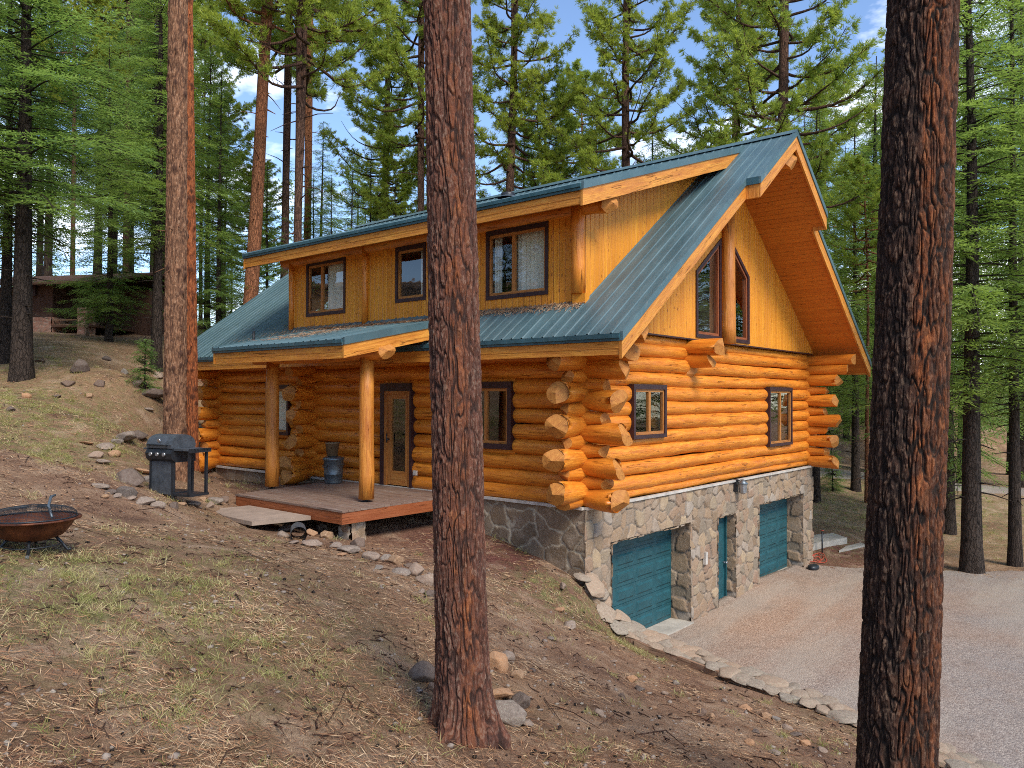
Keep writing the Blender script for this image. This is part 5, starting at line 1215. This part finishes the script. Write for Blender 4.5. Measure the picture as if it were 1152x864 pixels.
def make_fir(H, h0, Lm, seed, bark='bark_fir', dens=1., droop=.5, needle='fir_needles', conic=.85):
    r_ = np.random.default_rng(seed); T = trunk_pts(H, H*.0095+.03, .02, r_, .1)
    segs = [T]+stubs(H, 1.2, h0+1, 14, r_, P=T)
    BP, BD, BN, BL, BW, TI = [], [], [], [], [], []
    z = h0
    while z < H-.15:
        fr = (z-h0)/(H-h0); L0 = Lm*(1-fr)**conic*(.55+.45*min(1, fr*6+.35))+.18
        for k in range(r_.integers(3, 6)):
            a = r_.uniform(0, 6.3); L = L0*r_.uniform(.35, 1.28); zz = z+r_.uniform(-.15, .15)
            n = max(3, int(L/.22)); s = np.linspace(0, 1, n+1); out = np.array([math.cos(a), math.sin(a), 0]); sd = np.array([-math.sin(a), math.cos(a), 0])
            up0 = r_.uniform(-.05, .30)+fr*.35; bend = r_.uniform(-.12, .12)
            P_ = np.array([0, 0, zz])+out*(s*L)[:, None]+sd*(bend*L*s**2)[:, None]+np.array([0, 0, 1.])*(L*(up0*s-droop*r_.uniform(.7, 1.2)*s**2+.12*s**4))[:, None]
            P_[:, 0] += np.interp(zz, T[0][:, 2], T[0][:, 0]); P_[:, 1] += np.interp(zz, T[0][:, 2], T[0][:, 1])
            segs.append((P_[::max(1, n//5)], np.linspace(.012+.005*L, .004, len(P_[::max(1, n//5)]))))
            bt = r_.uniform(0, 1)
            ns = int(L/.092*dens)+3; ss = np.sort(r_.uniform(.12, 1., ns))
            for i, q in enumerate(ss):
                b = np.array([np.interp(q, s, P_[:, c]) for c in range(3)]); side = 1 if i % 2 else -1
                sl = (.16+.36*L*(1-q)**.7*.5+.12)*r_.uniform(.7, 1.2); ang = r_.uniform(.5, 1.1)*side
                d = out*math.cos(ang)+sd*math.sin(ang)+np.array([0, 0, r_.uniform(-.55, -.02)]); d /= np.linalg.norm(d)
                m = max(3, int(sl/.055)); tt = np.linspace(.05, 1, m); base = b+d*(tt*sl)[:, None]+np.array([0, 0, -.10*sl])*(tt**2)[:, None]
                nn = np.array([0, 0, 1.])+r_.normal(0, .35, 3); sdir = np.cross(d, nn); sdir /= np.linalg.norm(sdir)
                sg = np.where(np.arange(m) % 2 == 0, 1., -1.); dd = d*.72+sdir*(sg*.7)[:, None]+r_.normal(0, .16, (m, 3)); dd[-1] = d
                BP.append(base); BD.append(dd); BN.append(np.tile(nn, (m, 1))+r_.normal(0, .2, (m, 3))); BL.append(r_.uniform(.10, .18, m)); BW.append(r_.uniform(.026, .046, m))
                TI.append(np.clip(bt*.35+.30*r_.uniform()+.35*q+r_.normal(0, .12, m), 0, 1))
        z += r_.uniform(.17, .33)*(1 if H > 8 else .5)
    return finish_tree(segs, BP, BD, BN, BL, BW, TI, bark, needle)
def finish_tree(segs, BP, BD, BN, BL, BW, TI, bark, needle, n=7):
    V, F = tubes_np(segs, n); tm = npmesh('trunk', V, F, bark, None, True)
    BP, BD, BN, BL, BW, TI = [np.concatenate(q) for q in (BP, BD, BN, BL, BW, TI)]
    BD = BD/(np.linalg.norm(BD, axis=1)[:, None]+1e-9); v, f = slivers(BP, BD, BN, BL, BW)
    cm = npmesh('crown', v, f, needle, {'tint': np.repeat(TI, 4)}); return tm, cm
def make_pine(H, h0, Lm, seed, nb=52, bark='bark_brown', r0=None, needle='pine_needles_green', dead=16):
    r_ = np.random.default_rng(seed); T = trunk_pts(H, r0 or .15, .04, r_, .16); segs = [T]+stubs(H, 1.5, h0, dead, r_, (.15, 1.3), .016, P=T)
    BP, BD, BN, BL, BW, TI = [], [], [], [], [], []
    for k in range(nb):
        fr = (k+.5*r_.uniform())/nb; zz = h0+(H-h0)*fr**.9; a = k*2.4+r_.uniform(-.6, .6); L = Lm*(.50+.50*math.sin(min(1, fr*1.5+.32)*math.pi*.80))*(1-fr**3*.75)*r_.uniform(.6, 1.2)
        out = np.array([math.cos(a), math.sin(a), 0]); sd = np.array([-math.sin(a), math.cos(a), 0]); s = np.linspace(0, 1, 9); w1, w2 = r_.uniform(-.2, .2), r_.uniform(0, 6)
        b0 = np.array([np.interp(zz, T[0][:, 2], T[0][:, 0]), np.interp(zz, T[0][:, 2], T[0][:, 1]), zz])
        dr = r_.uniform(-.25, .15)+fr*.35
        P_ = b0+out*(s*L)[:, None]+sd*(L*(w1*s**2+.05*np.sin(s*7+w2)))[:, None]+np.array([0, 0, 1.])*(L*(dr*s+.32*s**3-.10*np.sin(s*3.1)))[:, None]
        segs.append((P_, np.linspace(.028+.011*L, .009, 9)))
        if r_.random() < .10 and fr < .4: continue                                # a dead limb
        bt = r_.uniform(0, 1)
        ns = int(13+L*8.0)
        for i in range(ns):
            q = r_.uniform(.20, 1.)**.75; b = np.array([np.interp(q, s, P_[:, c]) for c in range(3)]); side = r_.choice([-1, 1]); tl = r_.uniform(.25, .85)*(1.15-q*.6)*min(1, L/2)
            d = out*r_.uniform(.3, .9)+sd*side*r_.uniform(.2, .9)+np.array([0, 0, r_.uniform(.0, .55)]); d /= np.linalg.norm(d)
            e = b+d*tl+np.array([0, 0, .08*tl]); segs.append(([b, (b+e)/2+np.array([0, 0, -.02]), e], [.010, .008, .005]))
            for c in range(r_.integers(2, 5)):
                ct = b+(e-b)*r_.uniform(.45, 1.05)+r_.normal(0, .07, 3); m = 15
                dd = r_.normal(0, 1, (m, 3)); dd /= np.linalg.norm(dd, axis=1)[:, None]; dd = dd+d*.75+np.array([0, 0, .35]); dd /= np.linalg.norm(dd, axis=1)[:, None]
                BP.append(np.tile(ct, (m, 1))); BD.append(dd); BN.append(r_.normal(0, 1, (m, 3))); BL.append(r_.uniform(.15, .24, m)); BW.append(r_.uniform(.018, .030, m))
                TI.append(np.clip(bt*.4+.45*r_.uniform()+.15*q+r_.normal(0, .1, m), 0, 1))
    return finish_tree(segs, BP, BD, BN, BL, BW, TI, bark, needle)
FIRS = [make_fir(20, 2.6, 3.1, 1), make_fir(20, 2.6, 2.7, 2, droop=.62), make_fir(20, 1.4, 3.3, 3, droop=.42), make_fir(20, 4.8, 2.9, 4, droop=.55)]
PINES = [make_pine(22, 10.5, 3.8, 11, 60), make_pine(22, 8.5, 4.1, 12, 74), make_pine(22, 13., 3.5, 13, 50, bark='bark_orange'), make_pine(22, 11.5, 3.3, 14, 54)]
YOUNG = make_fir(3.0, .25, .8, 31, dens=1.2, droop=.25)
print('blades', [len(q[1].polygons) for q in FIRS+PINES])
def plant(kind, x, y, s=1., sxy=None, rz=None, label=None, group=None, lean=(0, 0), name=None, z=None, bark=None):
    tm, cm = kind; isf = kind in FIRS or kind is YOUNG
    t = empty(name or ('fir_tree' if isf else 'pine_tree'), (x, y, tz(x, y)-.05 if z is None else z), random.uniform(0, 6.3) if rz is None else rz)
    sxy = sxy or s*random.uniform(.88, 1.12); t.scale = (sxy, sxy, s); t.rotation_euler[0] = lean[0]; t.rotation_euler[1] = lean[1]
    a = link('trunk', tm, t); b = link('crown', cm, t)
    if bark: a.material_slots[0].link = 'OBJECT'; a.material_slots[0].material = MT[bark]
    tag(t, label, 'tree', group); return t
def trunk_tree(px, py, dep, wpx, H, bark, label, leanpx=0., crown=None, seed=0, dead=18, scl=None, z=None, nm='pine_tree', h0=None):
    """a tall trunk through (px,py) at that distance; leanpx = sideways shift per 440 px of height in the photo"""
    p = PD(px, py, dep); g = tz(p[0], p[1]) if z is None else z; r_ = np.random.default_rng(seed+900); rr = wpx*dep/FPX/2
    lean = leanpx/440.; T = trunk_pts(H, rr*1.08, rr*.45, r_, .10, 24); T[0][:, 0] += sr[0]*lean*T[0][:, 2]; T[0][:, 1] += sr[1]*lean*T[0][:, 2]
    segs = [T]+stubs(H, 2.0, H*.75, dead, r_, (.06, .55), rr*.08+.006, P=T)
    t = empty(nm, (p[0], p[1], g)); tag(t, label, 'tree')
    V, F = tubes_np(segs[:1], 20)
    # bark relief on the stem
    ax_ = np.interp(V[:, 2], T[0][:, 2], T[0][:, 0]); ay_ = np.interp(V[:, 2], T[0][:, 2], T[0][:, 1])
    V2, F2 = tubes_np(segs[1:], 6); me = npmesh('trunk', np.concatenate([V, V2]), np.concatenate([F, F2+len(V)]), bark, None, True); link('trunk', me, t)
    if crown:
        tm, cm = crown; s = H/22.; q_ = Vector((-sr[1], sr[0], 0)); m_ = Matrix.Rotation(math.atan(lean), 4, q_) @ Matrix.Rotation(seed*1.3, 4, 'Z') @ Matrix.Diagonal((scl or s, scl or s, s, 1))
        for nm_, me_ in (('crown', cm), ('limbs', tm)):
            c = link(nm_, me_, t); c.matrix_basis = m_
        # limbs mesh repeats the stem line inside the thicker trunk
    return t
def mid_trunk(px, dep, wpx, H, lean, seed, label, bark):
    b = PD(px, 440, dep); b[2] = tz(b[0], b[1]); r_ = wpx*dep/FPX/2
    rq = np.random.default_rng(seed); P_ = (np.stack([sr[0]*lean/440*np.linspace(0, H, 9), sr[1]*lean/440*np.linspace(0, H, 9), np.linspace(0, H, 9)], 1), None)
    st_ = tubes_np(stubs(H, 1.0, H-.5, 30, rq, (r_*1.05, r_+.22), .012, P=P_), 6)
    t = near_trunk(st_, 'pine', b, (sr[0]*lean/440, sr[1]*lean/440), H, r_*.96, r_*.72, 45, .22, .013, bark, [], seed, .04, 190, .026, -.5, 60); tag(t, label, 'tree')
mid_trunk(197, 15.6, 25, 13, -1, 41, 'tall straight orange-barked pine trunk right behind the grill', 'bark_plate_orange')
mid_trunk(217.5, 19.5, 13.5, 15, -9, 42, 'thinner orange trunk standing close behind the tall trunk by the grill', 'bark_plate_rust')
PT_ = PINES
trunk_tree(274, 390, 30, 17, 25, 'bark_orange', 'pale orange pine leaning right above the left end of the roof', 24, PT_[2], 3, 20)
trunk_tree(318, 300, 34, 9.5, 26, 'bark_brown', 'left one of two slim dark trunks behind the dormer\'s left end', 6, PT_[3], 4, 30)
trunk_tree(331, 300, 29, 10.5, 25, 'bark_brown', 'right one of two slim dark trunks behind the dormer\'s left end', 5, PT_[3], 5, 30)
trunk_tree(344, 300, 42, 9, 28, 'bark_orange', 'bright orange trunk glimpsed just right of the two slim dark trunks', 4, PT_[2], 6, 10)
trunk_tree(433, 300, 40, 11, 20, 'bark_brown', 'slim brown pine with open crown between the dormer windows and the sky', 0, PT_[0], 7, 10)
trunk_tree(473, 300, 36, 10, 24, 'bark_brown', 'slim brown trunk just left of the thick centre trunk, behind the roof', 0, PT_[3], 8, 10)
trunk_tree(566, 300, 34, 13, 22, 'bark_brown', 'pine with bare lower stem just right of the thick centre trunk, behind the roof', 9, PT_[3], 9, 16)
trunk_tree(704, 300, 32, 14, 21, 'bark_brown', 'broad yellow-green pine above the middle of the dormer roof', 2, PT_[1], 10, 8)
trunk_tree(817, 300, 36, 11, 24, 'bark_brown', 'slim grey-brown pine with dead side twigs left of the roof peak', 10, PT_[0], 11, 34)
trunk_tree(874, 300, 30, 17, 24, 'bark_brown', 'stout pine with long limbs directly behind the roof peak', 6, PT_[0], 12, 14)
# firs with visible stems
def fir_at(px, py, dep, topy, k, label, group=None, sxy=None, name=None, kind=None):
    p = PD(px, py, dep); g = tz(p[0], p[1]); H = CAM[2]+(446-topy)/FPX*dep-g; s = H/20.; src = (kind or FIRS)[k]
    if kind is PINES: s = H/22.
    return plant(src, p[0], p[1], s, sxy or max(.55, min(1.5, s*random.uniform(.9, 1.15))), None, label, group, name=name)
fir_at(24, 425, 22, -260, 3, 'big dark fir with a thick stem at the left edge', sxy=1.35)
fir_at(6, 420, 24.5, -120, 3, 'slimmer fir stem at the far left edge beside the big dark fir', sxy=.9)
fir_at(1093, 620, 21.7, -200, 3, 'large fir with a dark forked stem right of the blackened trunk', sxy=1.3)
fir_at(1142, 620, 22.5, -120, 3, 'slim fir at the right edge of the photo beside the driveway', sxy=.85)
fir_at(122, 392, 31, 40, 2, 'fir with low sweeping branches in front of the right side of the distant cabin', sxy=.7)
fir_at(963, 560, 33, 120, 3, 'slim fir with a bare dark lower stem just past the far gable corner', sxy=.9)
fir_at(1068, 600, 27, -40, 1, 'fir half hidden behind the right side of the blackened trunk', sxy=1.)
plant(YOUNG, *G(937, 553)[0][:2], .62, .6, label='knee-high sapling on the grass past the far gable corner', name='fir_sapling')
plant(YOUNG, *G(163, 440)[0][:2], .55, .5, label='thin sapling on the slope left of the tall orange trunk', name='fir_sapling')
SKX = [-80, 0, 190, 222, 238, 262, 290, 330, 380, 430, 455, 500, 540, 556, 585, 640, 700, 760, 785, 830, 872, 905, 935, 965, 1000, 1080, 1152, 1240]
SKY_ = [-200, -160, -150, -60, 60, 130, 150, 110, 150, 130, 150, 160, 195, 150, 95, 70, 70, 130, 185, 205, 185, 120, 70, 95, 60, -40, -60, -100]
LB = {0: ('green conifer in the dense stand behind the lawn at the left', 'conifers at the left'), 1: ('conifer in the stand rising behind the left part of the roof', 'conifers behind the left roof'),
      2: ('mid-green tree behind the dormer roof, below the taller pines', 'trees behind the dormer roof'), 3: ('green conifer in the stand right of the gable', 'conifers right of the gable')}
fill = []
rf = random.Random(21)
def try_fill(px, dep, typ, k, dy=0):
    top = np.interp(px, SKX, SKY_)+dy; p = PD(px, 440, dep)
    if -3 < p[0] < 15 and -3 < p[1] < 17: return
    for q in fill:
        if math.hypot(q[0]-p[0], q[1]-p[1]) < 2.2: return
    fill.append(p); z = 0 if px < 200 else 1 if px < 500 else 2 if px < 890 else 3
    fir_at(px, 440, dep, top, k, *LB[z], kind=typ)
for px in (-40, 52, 80, 108, 140, 172, 20): try_fill(px, rf.uniform(40, 52) if px > 20 else rf.uniform(26, 30), FIRS if px not in (80, 140) else PINES, 3, rf.uniform(-60, 60))
for px, d in ((-30, 33), (176, 29)): try_fill(px, d, FIRS, 3, rf.uniform(0, 60))
for px in (232, 248, 300, 352, 372, 395, 415, 450, 475, 500, 262, 330): try_fill(px, rf.uniform(32, 46), FIRS, rf.randrange(3), rf.uniform(0, 70))
for px in (228, 245): try_fill(px, rf.uniform(28, 31), FIRS, 2, rf.uniform(-40, 0))
for px in (545, 590, 612, 632, 655, 680, 735, 760): try_fill(px, rf.uniform(34, 46), FIRS if rf.random() < .5 else PINES, rf.randrange(3), rf.uniform(0, 60))
for px in (790, 905, 925, 945, 985, 1010, 1050, 1085, 1120, 1150, 1190): try_fill(px, rf.uniform(34, 48), FIRS, rf.randrange(3), rf.uniform(-30, 50))
for px in (918, 975, 1125, 1165): try_fill(px, rf.uniform(29, 38), FIRS if px not in (1125, 975) else PINES, rf.randrange(4), rf.uniform(0, 120))
for px, dy in ((225, 40), (252, 10), (285, 30), (360, 0), (400, 30), (445, 40), (548, 10), (600, -10), (622, 20), (650, 0), (672, 30), (730, 0), (768, 20), (842, 30), (900, 0), (920, 10)):
    try_fill(px, rf.uniform(36, 50), PINES if rf.random() < .55 else FIRS, rf.randrange(4), dy)
for k in range(46):
    px = rf.uniform(-90, 1250); d = rf.uniform(44, 66); try_fill(px, d, FIRS if rf.random() < .7 else PINES, rf.randrange(4) if px > 200 else 3, rf.uniform(10, 110) if 225 < px < 900 else rf.uniform(-40, 80))
for x, y in ((40, -22), (48, -30), (34, -31), (28, -38), (52, -20), (40, -40)):
    plant(PINES[rf.randrange(2)] if rf.random() < .4 else FIRS[rf.randrange(3)], x, y, rf.uniform(.8, 1.1), label='tree mirrored in the gable window glass, standing past the driveway', group='trees mirrored in the gable glass')
for k in range(34):  # out-of-view trees added so the dormer and porch glass reflects foliage
    x, y = rf.uniform(-50, -29), rf.uniform(-6, 54)
    plant(PINES[rf.randrange(2)] if rf.random() < .4 else FIRS[rf.randrange(3)], x, y, rf.uniform(.8, 1.15), label='unseen tree added for the dormer and porch windows to mirror, beyond the lawn', group='unseen trees added for the dormer glass')
for k in range(16):  # second out-of-view row, added for the reflections in the dormer windows
    x, y = -29+k*1.35+rf.uniform(-1, 1), rf.uniform(36, 58)
    plant(PINES[rf.randrange(2)] if rf.random() < .35 else FIRS[rf.randrange(3)], x, y, rf.uniform(.9, 1.2), label='unseen tree added for the dormer and porch windows to mirror, beyond the lawn', group='unseen trees added for the dormer glass')
# far woods: one mass closing the horizon
fv = []; ff = []; ft = []; o = 0; cV = np.empty(len(FIRS[1][1].vertices)*3, np.float32); FIRS[1][1].vertices.foreach_get('co', cV); cV = cV.reshape(-1, 4, 3)
for k in range(90):
    a = _y+R(rf.uniform(-62, 62)); d = rf.uniform(68, 110); x, y = CAM[0]+d*math.cos(a), CAM[1]+d*math.sin(a); s = rf.uniform(.55, .85); sub = cV[rng.integers(0, len(cV), 2600)].copy()
    c0 = sub.mean(1, keepdims=True); sub = c0+(sub-c0)*3.2; th = rf.uniform(0, 6); rot = np.array([[math.cos(th), -math.sin(th), 0], [math.sin(th), math.cos(th), 0], [0, 0, 1]]); sub = sub @ rot.T*s+np.array([x, y, tz(x, y)-.5])
    fv.append(sub.reshape(-1, 3)); ft.append(np.repeat(rng.uniform(0, 1, len(sub)), 4)); o += len(sub)*4
fv = np.concatenate(fv); tag(link('distant_woods', npmesh('distant_woods', fv, np.arange(len(fv)).reshape(-1, 4), 'fir_needles', {'tint': np.concatenate(ft)})), 'far-off mass of conifers closing the view between the trunks', 'woods', kind='stuff')

# ------------------------------------------------------------------ ground cover
def scatter(n, dmin, dmax, ang=38.):
    a = _y-np.radians(rng.uniform(-ang, ang, n)); d = dmin*(dmax/dmin)**rng.uniform(0, 1, n); return CAM[0]+d*np.cos(a), CAM[1]+d*np.sin(a)
def free(x, y):
    inh = (x > -.03) & (y > -.03); dr = (x > wallx(y)-.22) & (y < 0) & (x < 13) ; dk = (x > -3.03) & (x < .1) & (y > 2.9) & (y < 6.95); sl_ = (x > -4.15) & (x < -3.0) & (y > 3.7) & (y < 5.9)
    return ~(inh & (x < 11.5) & (y < 12.9)) & ~dr & ~dk & ~sl_
def norm_at(x, y, e=.1):
    z = terr(x, y); zx = (terr(x+e, y)-z)/e; zy = (terr(x, y+e)-z)/e; return z, zx, zy
x, y = scatter(230000, 3.0, 34); ok = free(x, y); clump = fbm(x*1.6, y*1.6, 0, 3, 55); ok &= rng.uniform(-.5, .45, len(x)) < clump; x, y = x[ok], y[ok]
z, zx, zy = norm_at(x, y); D = rnd_dir(len(x)); D[:, 2] = D[:, 0]*zx+D[:, 1]*zy+rng.normal(0, .12, len(x)); P_ = np.stack([x, y, z+.006+rng.uniform(0, .022, len(x))], 1)
dist = np.hypot(x-CAM[0], y-CAM[1]); N_ = np.stack([-zx, -zy, np.ones(len(x))], 1)+rng.normal(0, .3, (len(x), 3))
v, f = slivers(P_, D, N_, rng.uniform(.04, .13, len(x))*(1+dist*.02), rng.uniform(.0018, .0040, len(x))*(1+dist*.11))
tag(link('pine_needle_litter', npmesh('pine_needle_litter', v, f, 'needle_litter', {'tint': np.repeat(np.clip(rng.beta(1.5, 1.5, len(x))+.5*clump[ok], 0, 1), 4)})), 'fallen pine needles carpeting the forest floor', 'pine needles', kind='stuff')
# twigs and cones
x, y = scatter(2000, 3.2, 26); ok = free(x, y); x, y = x[ok], y[ok]; z = terr(x, y); segs = []
for i in range(len(x)):
    a = rng.uniform(0, 6.3); l = rng.uniform(.04, .22) if rng.uniform() < .93 else rng.uniform(.3, .8); d = np.array([math.cos(a), math.sin(a), 0]); b = np.array([x[i], y[i], z[i]+.012]); m = b+d*l*.5+np.array([rng.normal(0, .02), rng.normal(0, .02), .012]); e = b+d*l
    e[2] = tz(e[0], e[1])+.012; r_ = rng.uniform(.003, .008); segs.append(([b, m, e], [r_, r_, r_*.5]))
V, F = tubes_np(segs, 4); tag(link('fallen_twigs', npmesh('fallen_twigs', V, F, 'bark_brown')), 'scattered fallen twigs on the forest floor', 'twigs', kind='stuff')
bv_, bf_ = ICO1
def pebbles(n, dmin, dmax, smin, smax, mat, name, label, okf, seed, zofs=.2):
    x, y = scatter(n, dmin, dmax); ok = okf(x, y); x, y = x[ok], y[ok]; n = len(x); z = terr(x, y); s = smin*(smax/smin)**(rng.uniform(0, 1, n)**2.2)
    a = rng.uniform(0, 6.3, n); c, si = np.cos(a), np.sin(a); q = bv_[None]*(1+rng.uniform(-.25, .25, (n, len(bv_), 1))); q = q*np.stack([rng.uniform(.8, 1.3, n), rng.uniform(.6, 1., n), rng.uniform(.4, .8, n)], 1)[:, None]*s[:, None, None]
    X = q[..., 0]*c[:, None]-q[..., 1]*si[:, None]; Y = q[..., 0]*si[:, None]+q[..., 1]*c[:, None]; V = np.stack([X+x[:, None], Y+y[:, None], q[..., 2]+(z+s*zofs)[:, None]], -1).reshape(-1, 3)
    F = (bf_[None]+(np.arange(n)*len(bv_))[:, None, None]).reshape(-1, 3); tag(link(name, npmesh(name, V, F, mat, {'tint': np.repeat(rng.uniform(0, 1, n), len(bv_))})), label, 'stones', kind='stuff')
pebbles(9000, 3.2, 26, .006, .035, 'rock_grey', 'pebble_scatter', 'small pebbles sprinkled over the bare soil', lambda x, y: free(x, y) & (rng.uniform(-.4, .6, len(x)) < fbm(x*.9, y*.9, 0, 3, 66)+.25*np.exp(-((x+2)**2+(y+1)**2)/8)), 1)
pebbles(1300, 3.2, 22, .012, .026, 'bark_fir', 'pine_cone_scatter', 'fallen pine cones dotted over the forest floor', lambda x, y: free(x, y), 2, .5)
def ondrive(x, y): return (x > wallx(y)+.25) & (y < -.15) & (y < np.interp(x, EDX, EDY)-.3)
pebbles(26000, 9, 30, .010, .024, 'gravel_stone', 'loose_gravel', 'loose gravel lying on the driveway', ondrive, 3, .3) if 'gravel_stone' in MT else None
# grass tufts
def tufts(nt_, dmin, dmax, nb_, L, seed, thr, name, label):
    x, y = scatter(nt_, dmin, dmax); w_ = zone_grass(x, y); ok = free(x, y) & (rng.uniform(0, 1, len(x)) < np.clip((w_-thr)*1.6, 0.05, 1)); x, y = x[ok], y[ok]; n = len(x); k = rng.integers(nb_[0], nb_[1], n); idx = np.repeat(np.arange(n), k); m = len(idx)
    sp_ = rng.uniform(.02, .10, n)[idx]; px_, py_ = x[idx]+rng.normal(0, 1, m)*sp_, y[idx]+rng.normal(0, 1, m)*sp_; z = terr(px_, py_); D = rng.normal(0, .45, (m, 3)); D[:, 2] = rng.uniform(.5, 1.2, m); D /= np.linalg.norm(D, axis=1)[:, None]
    sc_ = rng.uniform(.5, 1.2, n)[idx]; dist = np.hypot(px_-CAM[0], py_-CAM[1]); ll = rng.uniform(*L, m)*sc_; v, f = slivers(np.stack([px_, py_, z-.005], 1), D, rng.normal(0, 1, (m, 3)), ll, rng.uniform(.0016, .0036, m)*(1+dist*.09)); v = v.reshape(-1, 4, 3)
    v[:, 2, :2] += D[:, :2]*(ll*.35)[:, None]; v[:, 2, 2] -= ll*.12; dry = rng.beta(1.2, 1.6, n)[idx]; tag(link(name, npmesh(name, v.reshape(-1, 3), f, 'grass_blades', {'tint': np.repeat(np.clip(dry+rng.normal(0, .12, m), 0, 1), 4)})), label, 'grass', kind='stuff')
tufts(8500, 3.2, 24, (14, 50), (.04, .13), 1, .36, 'grass_tufts', 'sparse green and straw-coloured grass tufts in the needles')
tufts(5200, 14, 44, (14, 34), (.08, .20), 2, .55, 'meadow_grass', 'pale green grass on the banks left and right of the house')
# ------------------------------------------------------------------ light and sky
SUN_EL, SUN_AZ = R(46), math.atan2(-.86, -.30)      # direction towards the sun, in the xy plane
wd = bpy.data.worlds.new('World'); sc.world = wd; wd.use_nodes = True; nt = wd.node_tree; nt.nodes.clear()
out = nt.nodes.new('ShaderNodeOutputWorld'); bg = nt.nodes.new('ShaderNodeBackground'); nt.links.new(bg.outputs[0], out.inputs[0])
sky = nt.nodes.new('ShaderNodeTexSky'); sky.sky_type = 'NISHITA'; sky.sun_disc = False; sky.sun_elevation = SUN_EL; sky.sun_rotation = math.pi/2-SUN_AZ
sky.altitude = 2000; sky.air_density = 1.0; sky.dust_density = .35; sky.ozone_density = 2.2
tc = nt.nodes.new('ShaderNodeTexCoord'); mp = nt.nodes.new('ShaderNodeMapping'); mp.inputs['Scale'].default_value = (1, 1, 2.2); mp.inputs['Location'].default_value = (.37, .1, .2)
nt.links.new(tc.outputs['Generated'], mp.inputs[0])
nz = nt.nodes.new('ShaderNodeTexNoise'); nz.inputs['Scale'].default_value = 2.6; nz.inputs['Detail'].default_value = 7; nz.inputs['Roughness'].default_value = .55
nt.links.new(mp.outputs[0], nz.inputs['Vector'])
rp = nt.nodes.new('ShaderNodeValToRGB'); rp.color_ramp.elements[0].position = .55; rp.color_ramp.elements[0].color = (0, 0, 0, 1); rp.color_ramp.elements[1].position = .66; rp.color_ramp.elements[1].color = (1, 1, 1, 1)
nt.links.new(nz.outputs[0], rp.inputs[0])
mx = nt.nodes.new('ShaderNodeMix'); mx.data_type = 'RGBA'; nt.links.new(rp.outputs[0], mx.inputs[0]); nt.links.new(sky.outputs[0], mx.inputs[6]); mx.inputs[7].default_value = (8.8, 8.9, 9.3, 1)
nt.links.new(mx.outputs[2], bg.inputs[0]); bg.inputs[1].default_value = .15
sl = bpy.data.lights.new('sun', 'SUN'); so = bpy.data.objects.new('sun', sl); COL.objects.link(so)
sl.energy = 2.3; sl.angle = R(22); sl.color = (1, .93, .82)
dv = Vector((math.cos(SUN_AZ)*math.cos(SUN_EL), math.sin(SUN_AZ)*math.cos(SUN_EL), math.sin(SUN_EL)))
so.rotation_euler = dv.to_track_quat('Z', 'Y').to_euler()
sc.view_settings.view_transform = 'Standard'; sc.view_settings.look = 'None'; sc.view_settings.gamma = 1; sc.view_settings.exposure = .95
sc.cycles.use_denoising = False; sc.cycles.filter_width = 1.0; sc.cycles.max_bounces = 6; sc.cycles.diffuse_bounces = 3; sc.cycles.transparent_max_bounces = 8
sc.cycles.caustics_reflective = False; sc.cycles.caustics_refractive = False
sc.cycles.use_adaptive_sampling = True; sc.cycles.adaptive_threshold = .012
sc.cycles.sample_clamp_indirect = 4
